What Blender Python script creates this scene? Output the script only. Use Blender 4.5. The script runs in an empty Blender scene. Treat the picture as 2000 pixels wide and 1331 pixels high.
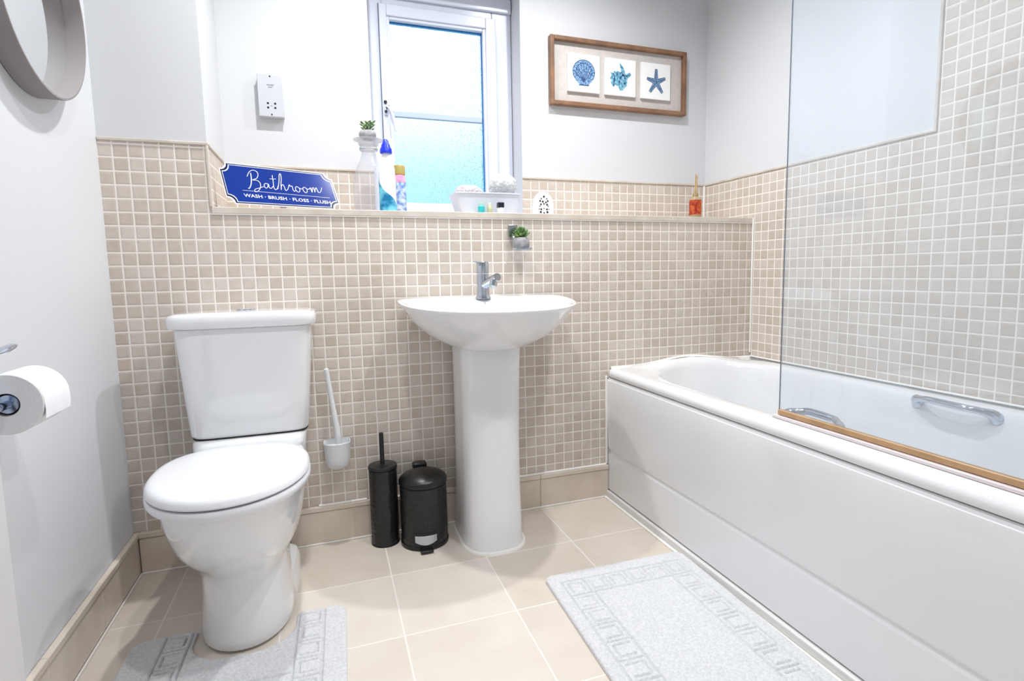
import bpy, bmesh, math, random
from mathutils import Vector, Matrix, Euler
random.seed(7)
sc = bpy.context.scene
COL = sc.collection

# ------------------------------------------------------------------ camera
P = 0.0395                                   # pitch of the mosaic tiles
cam_d = bpy.data.cameras.new('camera')
cam = bpy.data.objects.new('camera', cam_d); COL.objects.link(cam)
cam_d.sensor_fit = 'HORIZONTAL'; cam_d.sensor_width = 36.0
cam_d.lens = 1081.5 / 2000 * 36.0
cam_d.shift_x = -20.548 / 2000
cam_d.shift_y = -16.725 / 2000
cam_d.clip_start = 0.02
def rodr(r):
    r = Vector(r); th = r.length
    return Matrix.Rotation(th, 3, r.normalized())
Rcv = rodr((0.10262, -0.3389, -0.0348)) @ Matrix(((1, 0, 0), (0, 0, -1), (0, 1, 0)))
Rb = Rcv.transposed() @ Matrix(((1, 0, 0), (0, -1, 0), (0, 0, -1)))
cam.matrix_world = Matrix.Translation(((15.35103 - .1) * P, -49.58708 * P, (28.2 - 4.99466) * P)) @ Rb.to_4x4()
sc.camera = cam

# ------------------------------------------------------------------ light
vs = sc.view_settings
vs.view_transform = 'Standard'; vs.look = 'None'; vs.gamma = 1.0
vs.use_curve_mapping = False
vs.exposure = .24
w = bpy.data.worlds.new('sky'); sc.world = w; w.use_nodes = True
wn = w.node_tree; wn.nodes.clear()
def wnode(t): return wn.nodes.new(t)
tc = wnode('ShaderNodeTexCoord'); sp = wnode('ShaderNodeSeparateXYZ'); nz = wnode('ShaderNodeTexNoise')
nz.inputs['Scale'].default_value = 9; nz.inputs['Detail'].default_value = 3
ma = wnode('ShaderNodeMath'); ma.operation = 'MULTIPLY_ADD'; ma.inputs[1].default_value = .10
cr = wnode('ShaderNodeValToRGB'); bg = wnode('ShaderNodeBackground'); wo = wnode('ShaderNodeOutputWorld')
wn.links.new(tc.outputs['Generated'], sp.inputs[0]); wn.links.new(tc.outputs['Generated'], nz.inputs['Vector'])
wn.links.new(nz.outputs['Fac'], ma.inputs[0]); wn.links.new(sp.outputs['Z'], ma.inputs[2])
wn.links.new(ma.outputs[0], cr.inputs[0]); wn.links.new(cr.outputs[0], bg.inputs[0]); wn.links.new(bg.outputs[0], wo.inputs[0])
cr.color_ramp.elements[0].position = .20; cr.color_ramp.elements[0].color = (.36, .72, .82, 1)
cr.color_ramp.elements[1].position = .325; cr.color_ramp.elements[1].color = (1.0, 1.25, 1.45, 1)
e_ = cr.color_ramp.elements.new(.262); e_.color = (.50, .84, .93, 1)
bg.inputs[1].default_value = 1.25

def area(name, loc, size, power, col=(1, 1, 1), rot=(0, 0, 0), size_y=None):
    l = bpy.data.lights.new(name, 'AREA'); l.energy = power; l.color = col
    l.shape = 'DISK' if size_y is None else 'RECTANGLE'; l.size = size
    if size_y: l.size_y = size_y
    o = bpy.data.objects.new(name, l); COL.objects.link(o); o.location = loc; o.rotation_euler = rot
    return o
WARM = (.965, .985, 1.0)
def spot(x, y, power, ang, blend):
    l = bpy.data.lights.new('ceiling_spot_light', 'SPOT'); l.energy = power; l.color = WARM
    l.spot_size = math.radians(ang); l.spot_blend = blend; l.shadow_soft_size = .03
    o = bpy.data.objects.new('ceiling_spot_light', l); COL.objects.link(o); o.location = (x, y, 2.39)
for x, y, pw in ((.70, -.29, 53), (1.54, -.29, 53), (.75, -1.20, 30), (1.52, -1.20, 36)):
    spot(x, y, pw, 154, .85)

# ------------------------------------------------------------------ material helpers
MATS = {}
def lin(c):
    return tuple((v / 12.92 if v <= .04045 else ((v + .055) / 1.055) ** 2.4) for v in c)
def rgb(r, g, b): return lin((r / 255, g / 255, b / 255)) + (1,)
def mat(name, col, rough=.5, metal=0, trans=0, ior=1.5, coat=0, bump=None, var=None, alpha=1, emis=None, spec=.5, sheen=0):
    if name in MATS: return MATS[name]
    m = bpy.data.materials.new(name); m.use_nodes = True
    nt = m.node_tree; b = nt.nodes['Principled BSDF']
    b.inputs['Base Color'].default_value = col
    b.inputs['Roughness'].default_value = rough; b.inputs['Metallic'].default_value = metal
    b.inputs['Transmission Weight'].default_value = trans; b.inputs['IOR'].default_value = ior
    b.inputs['Coat Weight'].default_value = coat; b.inputs['Coat Roughness'].default_value = .05
    b.inputs['Specular IOR Level'].default_value = spec
    b.inputs['Sheen Weight'].default_value = sheen
    co = nt.nodes.new('ShaderNodeTexCoord')
    n = nt.nodes.new('ShaderNodeTexNoise')
    nt.links.new(co.outputs['Object'], n.inputs['Vector'])
    sc_, st = (bump or (30, 0))
    n.inputs['Scale'].default_value = sc_; n.inputs['Detail'].default_value = 3
    if bump:
        bp = nt.nodes.new('ShaderNodeBump'); bp.inputs['Strength'].default_value = st; bp.inputs['Distance'].default_value = .002
        nt.links.new(n.outputs['Fac'], bp.inputs['Height']); nt.links.new(bp.outputs[0], b.inputs['Normal'])
    if var:   # (scale, second colour)
        n2 = nt.nodes.new('ShaderNodeTexNoise'); n2.inputs['Scale'].default_value = var[0]; n2.inputs['Detail'].default_value = 4
        nt.links.new(co.outputs['Object'], n2.inputs['Vector'])
        r = nt.nodes.new('ShaderNodeValToRGB'); r.color_ramp.elements[0].position = .38; r.color_ramp.elements[1].position = .62
        r.color_ramp.elements[0].color = col; r.color_ramp.elements[1].color = var[1]
        nt.links.new(n2.outputs['Fac'], r.inputs[0]); nt.links.new(r.outputs[0], b.inputs['Base Color'])
    if emis:
        b.inputs['Emission Color'].default_value = emis[0]; b.inputs['Emission Strength'].default_value = emis[1]
    MATS[name] = m
    return m

def tile_mat(name, col_a, col_b, grout, gw=.11, rough=.42, scale_noise=1.1, bumpd=.003, wob_a=.03):
    """square tiles on UVs measured in tiles; every tile has its own tint"""
    m = bpy.data.materials.new(name); m.use_nodes = True; nt = m.node_tree; L = nt.links.new
    b = nt.nodes['Principled BSDF']
    uv = nt.nodes.new('ShaderNodeUVMap'); sx = nt.nodes.new('ShaderNodeSeparateXYZ'); L(uv.outputs[0], sx.inputs[0])
    def M(op, a, bb=None, c=None):
        n = nt.nodes.new('ShaderNodeMath'); n.operation = op
        for i, v in enumerate((a, bb, c)):
            if v is None: continue
            if isinstance(v, (int, float)): n.inputs[i].default_value = v
            else: L(v, n.inputs[i])
        return n.outputs[0]
    # slightly wavy joints, as hand-made mosaic has
    wob = nt.nodes.new('ShaderNodeTexNoise'); wob.inputs['Scale'].default_value = 1.7; L(uv.outputs[0], wob.inputs['Vector'])
    wv = M('MULTIPLY_ADD', wob.outputs['Fac'], wob_a, -wob_a / 2)
    U = M('ADD', sx.outputs[0], wv); V = M('ADD', sx.outputs[1], wv)
    def edge(t):
        f = M('FRACT', t); return M('MINIMUM', f, M('SUBTRACT', 1.0, f))
    e = M('MINIMUM', edge(U), edge(V))
    mr = nt.nodes.new('ShaderNodeMapRange'); mr.interpolation_type = 'SMOOTHSTEP'
    mr.inputs['From Min'].default_value = gw * .38; mr.inputs['From Max'].default_value = gw * .62
    L(e, mr.inputs['Value'])
    mask = mr.outputs[0]
    cb = nt.nodes.new('ShaderNodeCombineXYZ'); L(M('FLOOR', U), cb.inputs[0]); L(M('FLOOR', V), cb.inputs[1])
    wn_ = nt.nodes.new('ShaderNodeTexWhiteNoise'); wn_.noise_dimensions = '3D'; L(cb.outputs[0], wn_.inputs['Vector'])
    add = nt.nodes.new('ShaderNodeVectorMath'); add.operation = 'ADD'
    sc2 = nt.nodes.new('ShaderNodeVectorMath'); sc2.operation = 'SCALE'; sc2.inputs['Scale'].default_value = 13.0
    L(wn_.outputs['Color'], sc2.inputs[0]); L(uv.outputs[0], add.inputs[0]); L(sc2.outputs[0], add.inputs[1])
    ns = nt.nodes.new('ShaderNodeTexNoise'); ns.inputs['Scale'].default_value = scale_noise; ns.inputs['Detail'].default_value = 5
    ns.inputs['Distortion'].default_value = .6
    L(add.outputs[0], ns.inputs['Vector'])
    f = M('ADD', M('MULTIPLY', wn_.outputs['Value'], .55), M('MULTIPLY', M('SUBTRACT', ns.outputs['Fac'], .28), 1.0))
    f.node.use_clamp = True
    mx = nt.nodes.new('ShaderNodeMix'); mx.data_type = 'RGBA'
    mx.inputs[6].default_value = col_a; mx.inputs[7].default_value = col_b; L(f, mx.inputs[0])
    mg = nt.nodes.new('ShaderNodeMix'); mg.data_type = 'RGBA'
    mg.inputs[6].default_value = grout; L(mx.outputs[2], mg.inputs[7]); L(mask, mg.inputs[0])
    L(mg.outputs[2], b.inputs['Base Color'])
    rr = M('MULTIPLY_ADD', mask, rough - .8, .8); L(rr, b.inputs['Roughness'])
    m2 = nt.nodes.new('ShaderNodeMapRange'); m2.interpolation_type = 'SMOOTHSTEP'
    m2.inputs['From Min'].default_value = gw * .3; m2.inputs['From Max'].default_value = gw * .3 + .16; L(e, m2.inputs['Value'])
    h = M('ADD', m2.outputs[0], M('MULTIPLY', ns.outputs['Fac'], .5))
    bp = nt.nodes.new('ShaderNodeBump'); bp.inputs['Strength'].default_value = .22; bp.inputs['Distance'].default_value = bumpd
    L(h, bp.inputs['Height']); L(bp.outputs[0], b.inputs['Normal'])
    return m

PAINT = mat('wall_paint', rgb(216, 217, 220), .55, bump=(90, .05))
CEIL = mat('ceiling_paint', rgb(240, 240, 240), .7, bump=(60, .05))
TILE = tile_mat('mosaic_tile', rgb(193, 179, 165), rgb(215, 205, 196), rgb(241, 235, 227), .10)
FLOORT = tile_mat('floor_tile', rgb(213, 201, 188), rgb(232, 223, 213), rgb(240, 234, 227), .0135, .33, 2.4, .0012, .004)
SKIRT = mat('skirting_tile', rgb(212, 198, 183), .18, var=(6, rgb(224, 212, 199)))
TRIMM = mat('tile_edge_trim', rgb(216, 207, 196), .3, var=(14, rgb(204, 193, 180)))
CAULK = mat('white_sealant', rgb(246, 243, 238), .35, bump=(80, .1))
CERAM = mat('white_ceramic', rgb(240, 241, 243), .07, coat=.6, var=(2, rgb(238, 239, 241)))
ACRYL = mat('white_acrylic', rgb(238, 239, 241), .12, coat=.5, var=(2, rgb(235, 236, 238)))
PLAST = mat('white_plastic', rgb(238, 239, 243), .22, coat=.2, var=(3, rgb(235, 236, 241)))
UPVC = mat('white_window_plastic', rgb(228, 233, 246), .25, var=(3, rgb(225, 230, 245)))
BARM = mat('backlit_bar_plastic', rgb(188, 202, 232), .3, var=(3, rgb(184, 198, 229)))  # window plastic made darker and bluer to stand for its backlighting
CHROME = mat('chrome', (.56, .61, .68, 1), .07, metal=1, bump=(3, .02))
DARKGAP = mat('dark_gap', rgb(60, 56, 52), .8, var=(30, rgb(46, 44, 42)))
BLACK = mat('black_metal', rgb(20, 20, 21), .33, bump=(300, .1))
WOOD = mat('frame_wood', rgb(150, 112, 84), .5, var=(18, rgb(122, 90, 68)), bump=(60, .3))
LINEN = mat('linen_backing', rgb(206, 199, 194), .9, var=(60, rgb(200, 193, 188)), bump=(500, .2))
CANVAS = mat('white_canvas', rgb(244, 243, 242), .8, bump=(500, .2))
STONE = mat('grey_stone', rgb(176, 174, 176), .85, var=(60, rgb(150, 148, 152)), bump=(120, .4))
LEAF = mat('succulent_green', rgb(62, 104, 60), .4, var=(40, rgb(128, 158, 88)), bump=(60, .1))
GREYF = mat('grey_mirror_frame', rgb(146, 141, 141), .7, var=(3, rgb(142, 135, 134)))
PAPER = mat('white_paper', rgb(240, 240, 243), .9, bump=(200, .25))
MATP = mat('white_pile', rgb(242, 242, 243), .95, var=(200, rgb(224, 225, 228)), bump=(900, .9), sheen=.2)

# ------------------------------------------------------------------ object helpers
def setp(o, label=None, cat=None, group=None, kind=None):
    if label: o['label'] = label
    if cat: o['category'] = cat
    if group: o['group'] = group
    if kind: o['kind'] = kind
    return o
def wloc(o):
    v = Vector((0, 0, 0))
    while o: v = v + o.location; o = o.parent
    return v
def root(name, loc, label=None, cat=None, group=None, kind=None):
    o = bpy.data.objects.new(name, None); COL.objects.link(o); o.location = loc; o.empty_display_size = .05
    return setp(o, label, cat, group, kind)
def obj(name, bm, material, parent=None, smooth=True, bevel=0, subsurf=0, label=None, loc=None, autos=40):
    """bm is in world coordinates; origin moved to the parent's place (or loc)"""
    off = wloc(parent) if parent else Vector(loc or (0, 0, 0))
    if off.length: bmesh.ops.translate(bm, verts=bm.verts, vec=-off)
    me = bpy.data.meshes.new(name); 
    bmesh.ops.recalc_face_normals(bm, faces=bm.faces)
    bm.to_mesh(me); bm.free()
    for m in (material if isinstance(material, (list, tuple)) else [material]): me.materials.append(m)
    if smooth:
        for p in me.polygons: p.use_smooth = True
        if hasattr(me, 'set_sharp_from_angle'): me.set_sharp_from_angle(angle=math.radians(autos))
    o = bpy.data.objects.new(name, me); COL.objects.link(o)
    if parent: o.parent = parent
    else: o.location = off
    if bevel:
        md = o.modifiers.new('b', 'BEVEL'); md.width = bevel; md.segments = 3; md.limit_method = 'ANGLE'; md.angle_limit = math.radians(50)
    if subsurf:
        md = o.modifiers.new('s', 'SUBSURF'); md.levels = subsurf; md.render_levels = subsurf
    if label: o['label'] = label
    return o
def NB(): return bmesh.new()
def box(bm, x0, x1, y0, y1, z0, z1, mi=0):
    v = [bm.verts.new((x, y, z)) for z in (z0, z1) for y in (y0, y1) for x in (x0, x1)]
    for f in ((0, 1, 3, 2), (4, 6, 7, 5), (0, 4, 5, 1), (2, 3, 7, 6), (0, 2, 6, 4), (1, 5, 7, 3)):
        bm.faces.new([v[i] for i in f]).material_index = mi
    return v
def loft(bm, rings, caps=(True, True), closed=True, mi=0):
    R = [[bm.verts.new(p) for p in r] for r in rings]
    n = len(R[0])
    for a, b in zip(R, R[1:]):
        for i in range(n if closed else n - 1):
            j = (i + 1) % n
            bm.faces.new((a[i], a[j], b[j], b[i])).material_index = mi
    if caps[0]: bm.faces.new(R[0]).material_index = mi
    if caps[1]: bm.faces.new(R[-1]).material_index = mi
    return R
def lathe(bm, c, prof, n=40, axis='Z', caps=(True, True), mi=0):
    rings = []
    for r, h in prof:
        ring = []
        for i in range(n):
            a = 2 * math.pi * i / n; x, y = r * math.cos(a), r * math.sin(a)
            if axis == 'Z': p = (c[0] + x, c[1] + y, c[2] + h)
            elif axis == 'Y': p = (c[0] + x, c[1] + h, c[2] + y)
            else: p = (c[0] + h, c[1] + x, c[2] + y)
            ring.append(p)
        rings.append(ring)
    return loft(bm, rings, caps, mi=mi)
def tube(bm, pts, r, n=14, caps=True, mi=0, flat=None):
    pts = [Vector(p) for p in pts]
    rr = r if isinstance(r, (list, tuple)) else [r] * len(pts)
    up = None; rings = []
    for i, p in enumerate(pts):
        t = (pts[min(i + 1, len(pts) - 1)] - pts[max(i - 1, 0)]).normalized()
        if up is None:
            up = Vector((0, 0, 1)) if abs(t.z) < .9 else Vector((1, 0, 0))
        u = (up - t * up.dot(t)).normalized(); s = t.cross(u); up = u
        fl = flat if flat else 1.0
        rings.append([p + (s * math.cos(a) * rr[i] + u * math.sin(a) * rr[i] * fl) for a in [2 * math.pi * k / n for k in range(n)]])
    return loft(bm, rings, (caps, caps), mi=mi)
def smoothpath(pts, n=6):
    P_ = [Vector(p) for p in pts]; out = []
    for i in range(len(P_) - 1):
        p0 = P_[max(i - 1, 0)]; p1 = P_[i]; p2 = P_[i + 1]; p3 = P_[min(i + 2, len(P_) - 1)]
        for k in range(n):
            t = k / n
            out.append(.5 * ((2 * p1) + (p2 - p0) * t + (2 * p0 - 5 * p1 + 4 * p2 - p3) * t * t + (3 * p1 - p0 - 3 * p2 + p3) * t ** 3))
    out.append(P_[-1]); return out
def spow(v, e): return math.copysign(abs(v) ** e, v)
def dring(cx, a, yb, ym, yf, z, nb=5.0, nf=2.2, N=72, zf=None, ax=None):
    """closed plan outline: flat-ish back at yb, widest at ym, rounded front at yf (yf < ym < yb)"""
    out = []
    for i in range(N):
        t = 2 * math.pi * i / N; c, s = math.cos(t), math.sin(t)
        if s >= 0: x = cx + a * spow(c, 2 / nb); y = ym + (yb - ym) * spow(s, 2 / nb)
        else: x = cx + a * spow(c, 2 / nf); y = ym + (ym - yf) * spow(s, 2 / nf)
        out.append((x, y, zf(x, y) if zf else z))
    return out
def rring(x0, x1, y0, y1, z, n=6, N=56, zf=None):
    cx, cy, a, b = (x0 + x1) / 2, (y0 + y1) / 2, (x1 - x0) / 2, (y1 - y0) / 2
    out = []
    for i in range(N):
        t = 2 * math.pi * (i + .5) / N
        x = cx + a * spow(math.cos(t), 2 / n); y = cy + b * spow(math.sin(t), 2 / n)
        out.append((x, y, zf(x, y) if zf else z))
    return out
def prism(bm, pts, vec, mi=0):
    """closed polygon pts (3D, planar) extruded by vec"""
    a = [bm.verts.new(p) for p in pts]; b = [bm.verts.new(Vector(p) + Vector(vec)) for p in pts]
    n = len(a); bm.faces.new(a).material_index = mi; bm.faces.new(b[::-1]).material_index = mi
    for i in range(n):
        j = (i + 1) % n; bm.faces.new((a[i], b[i], b[j], a[j])).material_index = mi
def quad(bm, pts, mi=0, uvf=None):
    f = bm.faces.new([bm.verts.new(p) for p in pts]); f.material_index = mi
    if uvf:
        uvl = bm.loops.layers.uv.verify()
        for l in f.loops: l[uvl].uv = uvf(l.vert.co)
    return f
struct_kw = dict(kind='structure')
def struct(name, bm, m, **k):
    return setp(obj(name, bm, m, **k), kind='structure')

# ------------------------------------------------------------------ room measures
XW = 59.7 * P           # right wall
YR = .333               # recess depth behind the boxed wall
ZS = 1.134              # shelf height
ZT = 1.322              # top of low tiling
ZC = 2.40; YF = -2.45
XS = .281               # side of the boxed column at the left
WX0, WX1, WZ1 = .803, 1.42, 2.09   # window opening
YW = .445               # window frame plane
YH = -19.05 * P         # high tiling starts here on the right wall
ub = lambda co: (co.x / P + .1, co.z / P - 28.2)
ur = lambda co: (.756 - co.y / P, co.z / P - 28.2)
us = lambda co: (co.y / P, co.z / P - 28.2)

# floor
bm = NB()
quad(bm, [(-.1, YF, 0), (XW + .1, YF, 0), (XW + .1, .6, 0), (-.1, .6, 0)], 0, lambda co: ((co.x - .142) / .302, (co.y + .003) / .302))
f_ = struct('floor', bm, FLOORT, smooth=False)
# ceiling
bm = NB(); box(bm, -.1, XW + .1, YF, .6, ZC, ZC + .05); struct('ceiling', bm, CEIL, smooth=False)
# left wall
bm = NB(); box(bm, -.1, 0, YF, .6, 0, ZC); struct('wall_left', bm, PAINT, smooth=False)
# wall behind the camera
bm = NB()
box(bm, -.1, XW + .1, YF - .1, YF, 0, ZC)
struct('wall_front', bm, PAINT, smooth=False)
# right wall: painted above, tiled below, tiled to the ceiling round the bath
bm = NB()
def rq(y0, y1, z0, z1, mi): quad(bm, [(XW, y0, z0), (XW, y1, z0), (XW, y1, z1), (XW, y0, z1)], mi, ur)
rq(YR, YF, 0, ZT, 1); rq(YH, YF, ZT, ZC, 1); rq(YR, YH, ZT, ZC, 0)
quad(bm, [(XW + .1, YR, 0), (XW + .1, YF, 0), (XW + .1, YF, ZC), (XW + .1, YR, ZC)], 0, ur)
struct('wall_right', bm, [PAINT, TILE], smooth=False)
# recess back wall with the window hole and its reveal
bm = NB()
def bq(x0, x1, z0, z1, mi, y=YR): quad(bm, [(x0, y, z0), (x1, y, z0), (x1, y, z1), (x0, y, z1)], mi, ub)
for (a, b) in ((XS - .02, WX0), (WX1, XW)):
    bq(a, b, ZS - .02, ZT, 1); bq(a, b, ZT, ZC, 0)
bq(WX0, WX1, WZ1, ZC, 0)
YO = .56
quad(bm, [(WX0, YR, ZS), (WX0, YO, ZS), (WX0, YO, WZ1), (WX0, YR, WZ1)]); quad(bm, [(WX1, YR, ZS), (WX1, YO, ZS), (WX1, YO, WZ1), (WX1, YR, WZ1)])
quad(bm, [(WX0, YR, WZ1), (WX1, YR, WZ1), (WX1, YO, WZ1), (WX0, YO, WZ1)])
# outer leaf so no daylight leaks round the hole
bq(-.1, WX0, 0, ZC, 0, YO); bq(WX1, XW + .1, 0, ZC, 0, YO); bq(WX0, WX1, WZ1, ZC, 0, YO); bq(WX0, WX1, 0, ZS, 0, YO)
struct('wall_back', bm, [PAINT, TILE], smooth=False)
# boxed-out lower wall with the tall column at its left end
bm = NB()
bq(0, XW, 0, ZS, 1, 0); bq(0, XS, ZS, ZT, 1, 0); bq(0, XS, ZT, ZC, 0, 0)
quad(bm, [(XS, 0, ZS), (XS, YR, ZS), (XS, YR, ZT), (XS, 0, ZT)], 1, us); quad(bm, [(XS, 0, ZT), (XS, YR, ZT), (XS, YR, ZC), (XS, 0, ZC)], 0, us)
quad(bm, [(XS, 0, ZS), (XW, 0, ZS), (XW, YR, ZS), (XS, YR, ZS)], 1, lambda co: (co.x / P + .1, co.y / P))
quad(bm, [(WX0, YR, ZS), (WX1, YR, ZS), (WX1, YO, ZS), (WX0, YO, ZS)], 0)
struct('wall_lower_back', bm, [PAINT, TILE], smooth=False)

# ------------------------------------------------------------------ trims
n_tr = [0]
def trim(boxes, m=TRIMM, bevel=.002):
    n_tr[0] += 1; bm = NB()
    for b in boxes: box(bm, *b)
    return struct('trim_%d' % n_tr[0], bm, m, bevel=bevel)
trim([(XS + .001, XW - .001, -.005, .012, ZS - .019, ZS + .001)])                      # shelf nosing
trim([(XS + .001, XW, -.0035, .001, ZS - .0225, ZS - .019)], CAULK, 0)
trim([(.001, XS + .004, -.005, .004, ZT - .003, ZT + .006), (XS - .004, XS + .004, -.005, .004, ZS + .001, ZT - .003)])  # column
trim([(XS - .003, XS + .006, .004, YR - .001, ZT - .003, ZT + .005)])
trim([(XS + .001, WX0, YR - .006, YR + .002, ZT - .004, ZT + .005)])
trim([(WX1, XW - .001, YR - .006, YR + .002, ZT - .004, ZT + .005)])
trim([(XW - .006, XW + .002, YH + .001, YR - .001, ZT - .004, ZT + .005), (XW - .006, XW + .002, YH - .004, YH + .005, ZT - .004, ZC - .001)])
trim([(XW - .012, XW - .001, YR - .010, YR - .001, ZS + .001, ZT - .004)], CAULK, .003)
trim([(XW - .008, XW - .001, -.008, -.001, .55, ZS + .001)], CAULK, .002)
# skirting tiles with a small bullnose
def skirting(name, axis, a0, a1, step, first):
    bm = NB(); t, h = .012, .133; x = first
    edges = [a0]
    while x < a1: edges.append(x); x += step
    edges.append(a1)
    for p, q in zip(edges, edges[1:]):
        if q - p < .01: continue
        g = .0003
        if axis == 'x':
            box(bm, p + g, q - g, -t, -.0005, .0035, h - .018); box(bm, p + g, q - g, -t - .004, -.0005, h - .017, h)
        else:
            box(bm, .0005, t, -q + g, -p - g, .0035, h - .018); box(bm, .0005, t + .004, -q + g, -p - g, h - .017, h)
    return struct(name, bm, SKIRT, bevel=.0025)
skirting('baseboard_back', 'x', .014, 1.649, .302, .445)
skirting('baseboard_left', 'y', .002, 2.4, .302, .305)
trim([(.018, 1.640, -.018, -.0125, .0, .0065)], CAULK, .002)
trim([(.0125, .018, -2.4, -.014, .0, .0065)], CAULK, .002)
trim([(.54, .70, -.013, -.001, .1335, .1385), (1.22, 1.640, -.013, -.001, .1335, .1395)], CAULK, .0015)
trim([(.014, 1.649, -.0105, -.001, .1155, .1165), (.001, .0105, -2.4, -.014, .1155, .1165)], DARKGAP, 0)

# ------------------------------------------------------------------ window
win = root('window_1', ((WX0 + WX1) / 2, YW, ZS), 'white casement window with rippled frosted panes in the recess', kind='structure')
def frame_bm(x0, x1, z0, z1, y0, y1, wl, wr, wb, wt):
    bm = NB()
    box(bm, x0, x0 + wl, y0, y1, z0, z1); box(bm, x1 - wr, x1, y0, y1, z0, z1)
    box(bm, x0 + wl, x1 - wr, y0, y1, z0, z0 + wb); box(bm, x0 + wl, x1 - wr, y0, y1, z1 - wt, z1)
    return bm
FX0, FX1, FZ0, FZ1 = WX0 + .002, WX1 - .002, ZS + .002, WZ1 - .002
SX0, SX1, SZ0, SZ1 = .857, 1.344, 1.172, 2.000
GX0, GX1, GZ0, GZ1 = .898, 1.288, 1.218, 1.944
obj('window_frame', frame_bm(FX0, FX1, FZ0, FZ1, YW + .002, YW + .07, SX0 - FX0 + .012, FX1 - SX1 + .012, SZ0 - FZ0 + .012, FZ1 - SZ1 + .012), UPVC, win, bevel=.004)
obj('head_moulding', (lambda b: (box(b, FX0 + .001, FX1 - .001, YW - .012, YW + .0015, SZ1 + .03, FZ1), b)[1])(NB()), UPVC, win, bevel=.004)
obj('seal', frame_bm(SX0 - .003, SX1 + .003, SZ0 - .003, SZ1 + .003, YW - .001, YW + .0015, .012, .012, .012, .012), mat('grey_seal', rgb(96, 104, 128), .6, var=(9, rgb(88, 96, 120))), win)
sash = obj('sash', frame_bm(SX0, SX1, SZ0, SZ1, YW - .014, YW + .03, GX0 - SX0 - .012, SX1 - GX1 - .012, GZ0 - SZ0 - .012, SZ1 - GZ1 - .012), UPVC, win, bevel=.004)
bm = frame_bm(GX0 - .013, GX1 + .013, GZ0 - .013, GZ1 + .013, YW - .007, YW + .03, .013, .013, .013, .013)
obj('glazing_bead', bm, UPVC, sash, bevel=.003)
bm = frame_bm(GX0, GX1, GZ0, GZ1, YW + .012, YW + .03, .0008, .0035, .001, .005)
obj('glazing_spacer', bm, mat('spacer_blue_fringe', rgb(0, 116, 190), .4, var=(9, rgb(0, 104, 178))), sash)  # chromatic blue fringe put into the spacer colour
GLASSW = bpy.data.materials.new('rippled_glass'); GLASSW.use_nodes = True
nt = GLASSW.node_tree; b = nt.nodes['Principled BSDF']
b.inputs['Base Color'].default_value = (.97, 1, 1, 1); b.inputs['Transmission Weight'].default_value = 1; b.inputs['Roughness'].default_value = .12; b.inputs['IOR'].default_value = 1.35
n = nt.nodes.new('ShaderNodeTexNoise'); co = nt.nodes.new('ShaderNodeTexCoord'); mp = nt.nodes.new('ShaderNodeMapping')
mp.inputs['Scale'].default_value = (230, 1, 60); n.inputs['Scale'].default_value = 1; n.inputs['Detail'].default_value = 3
nt.links.new(co.outputs['Object'], mp.inputs[0]); nt.links.new(mp.outputs[0], n.inputs['Vector'])
bp = nt.nodes.new('ShaderNodeBump'); bp.inputs['Strength'].default_value = 1; bp.inputs['Distance'].default_value = .006
nt.links.new(n.outputs['Fac'], bp.inputs['Height']); nt.links.new(bp.outputs[0], b.inputs['Normal'])
ZBAR = 1.582
for z0, z1 in ((GZ0 + .003, ZBAR - .013), (ZBAR + .013, GZ1 - .009)):
    bm = NB(); box(bm, GX0 + .002, GX1 - .0055, YW + .014, YW + .018, z0, z1); obj('pane', bm, GLASSW, sash)
bm = NB(); box(bm, GX0 + .002, GX1 - .0055, YW + .009, YW + .026, ZBAR - .013, ZBAR + .013); obj('glazing_bar', bm, BARM, sash, bevel=.004)
bm = NB(); box(bm, .862, .876, YW - .022, YW - .0145, 1.566, 1.628)
cat_ = obj('catch_plate', bm, UPVC, sash, bevel=.003)
BL = mat('black_plastic', rgb(18, 22, 26), .4, bump=(60, .1))
bm = NB(); lathe(bm, (.867, YW - .0225, 1.615), [(.0065, 0), (.0065, -.004)], 16, 'Y'); obj('screw', bm, BL, cat_)
bm = NB(); lathe(bm, (.876, YW - .0225, 1.596), [(.008, 0), (.008, -.005)], 16, 'Y'); obj('screw', bm, BL, cat_)
bm = NB(); lathe(bm, (.868, YW - .0225, 1.578), [(.0055, 0), (.0055, -.004)], 16, 'Y'); obj('screw', bm, BL, cat_)
bm = NB(); tube(bm, smoothpath([(.872, YW - .024, 1.60), (.885, YW - .030, 1.585), (.897, YW - .032, 1.55), (.905, YW - .030, 1.50)]), [.006] * 18 + [.004], 10)
obj('handle', bm, UPVC, sash)

# open door standing along the left wall, near the camera
dr = root('door_1', (.12, -1.35, 0), 'open white door standing along the left wall at the photo edge', kind='structure')
bm = NB(); box(bm, .105, .145, -1.73, -.972, .012, 1.98); obj('door_leaf', bm, mat('door_paint', rgb(214, 213, 213), .45, var=(3, rgb(210, 209, 209))), dr, bevel=.003)
bm = NB(); tube(bm, smoothpath([(.146, -1.66, 1.0), (.19, -1.66, 1.0), (.195, -1.64, 1.0), (.195, -1.54, 1.0)]), .009, 12); lathe(bm, (.1455, -1.66, 1.0), [(.026, 0), (.026, .006)], 24, 'X'); obj('door_handle', bm, CHROME, dr)

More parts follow.
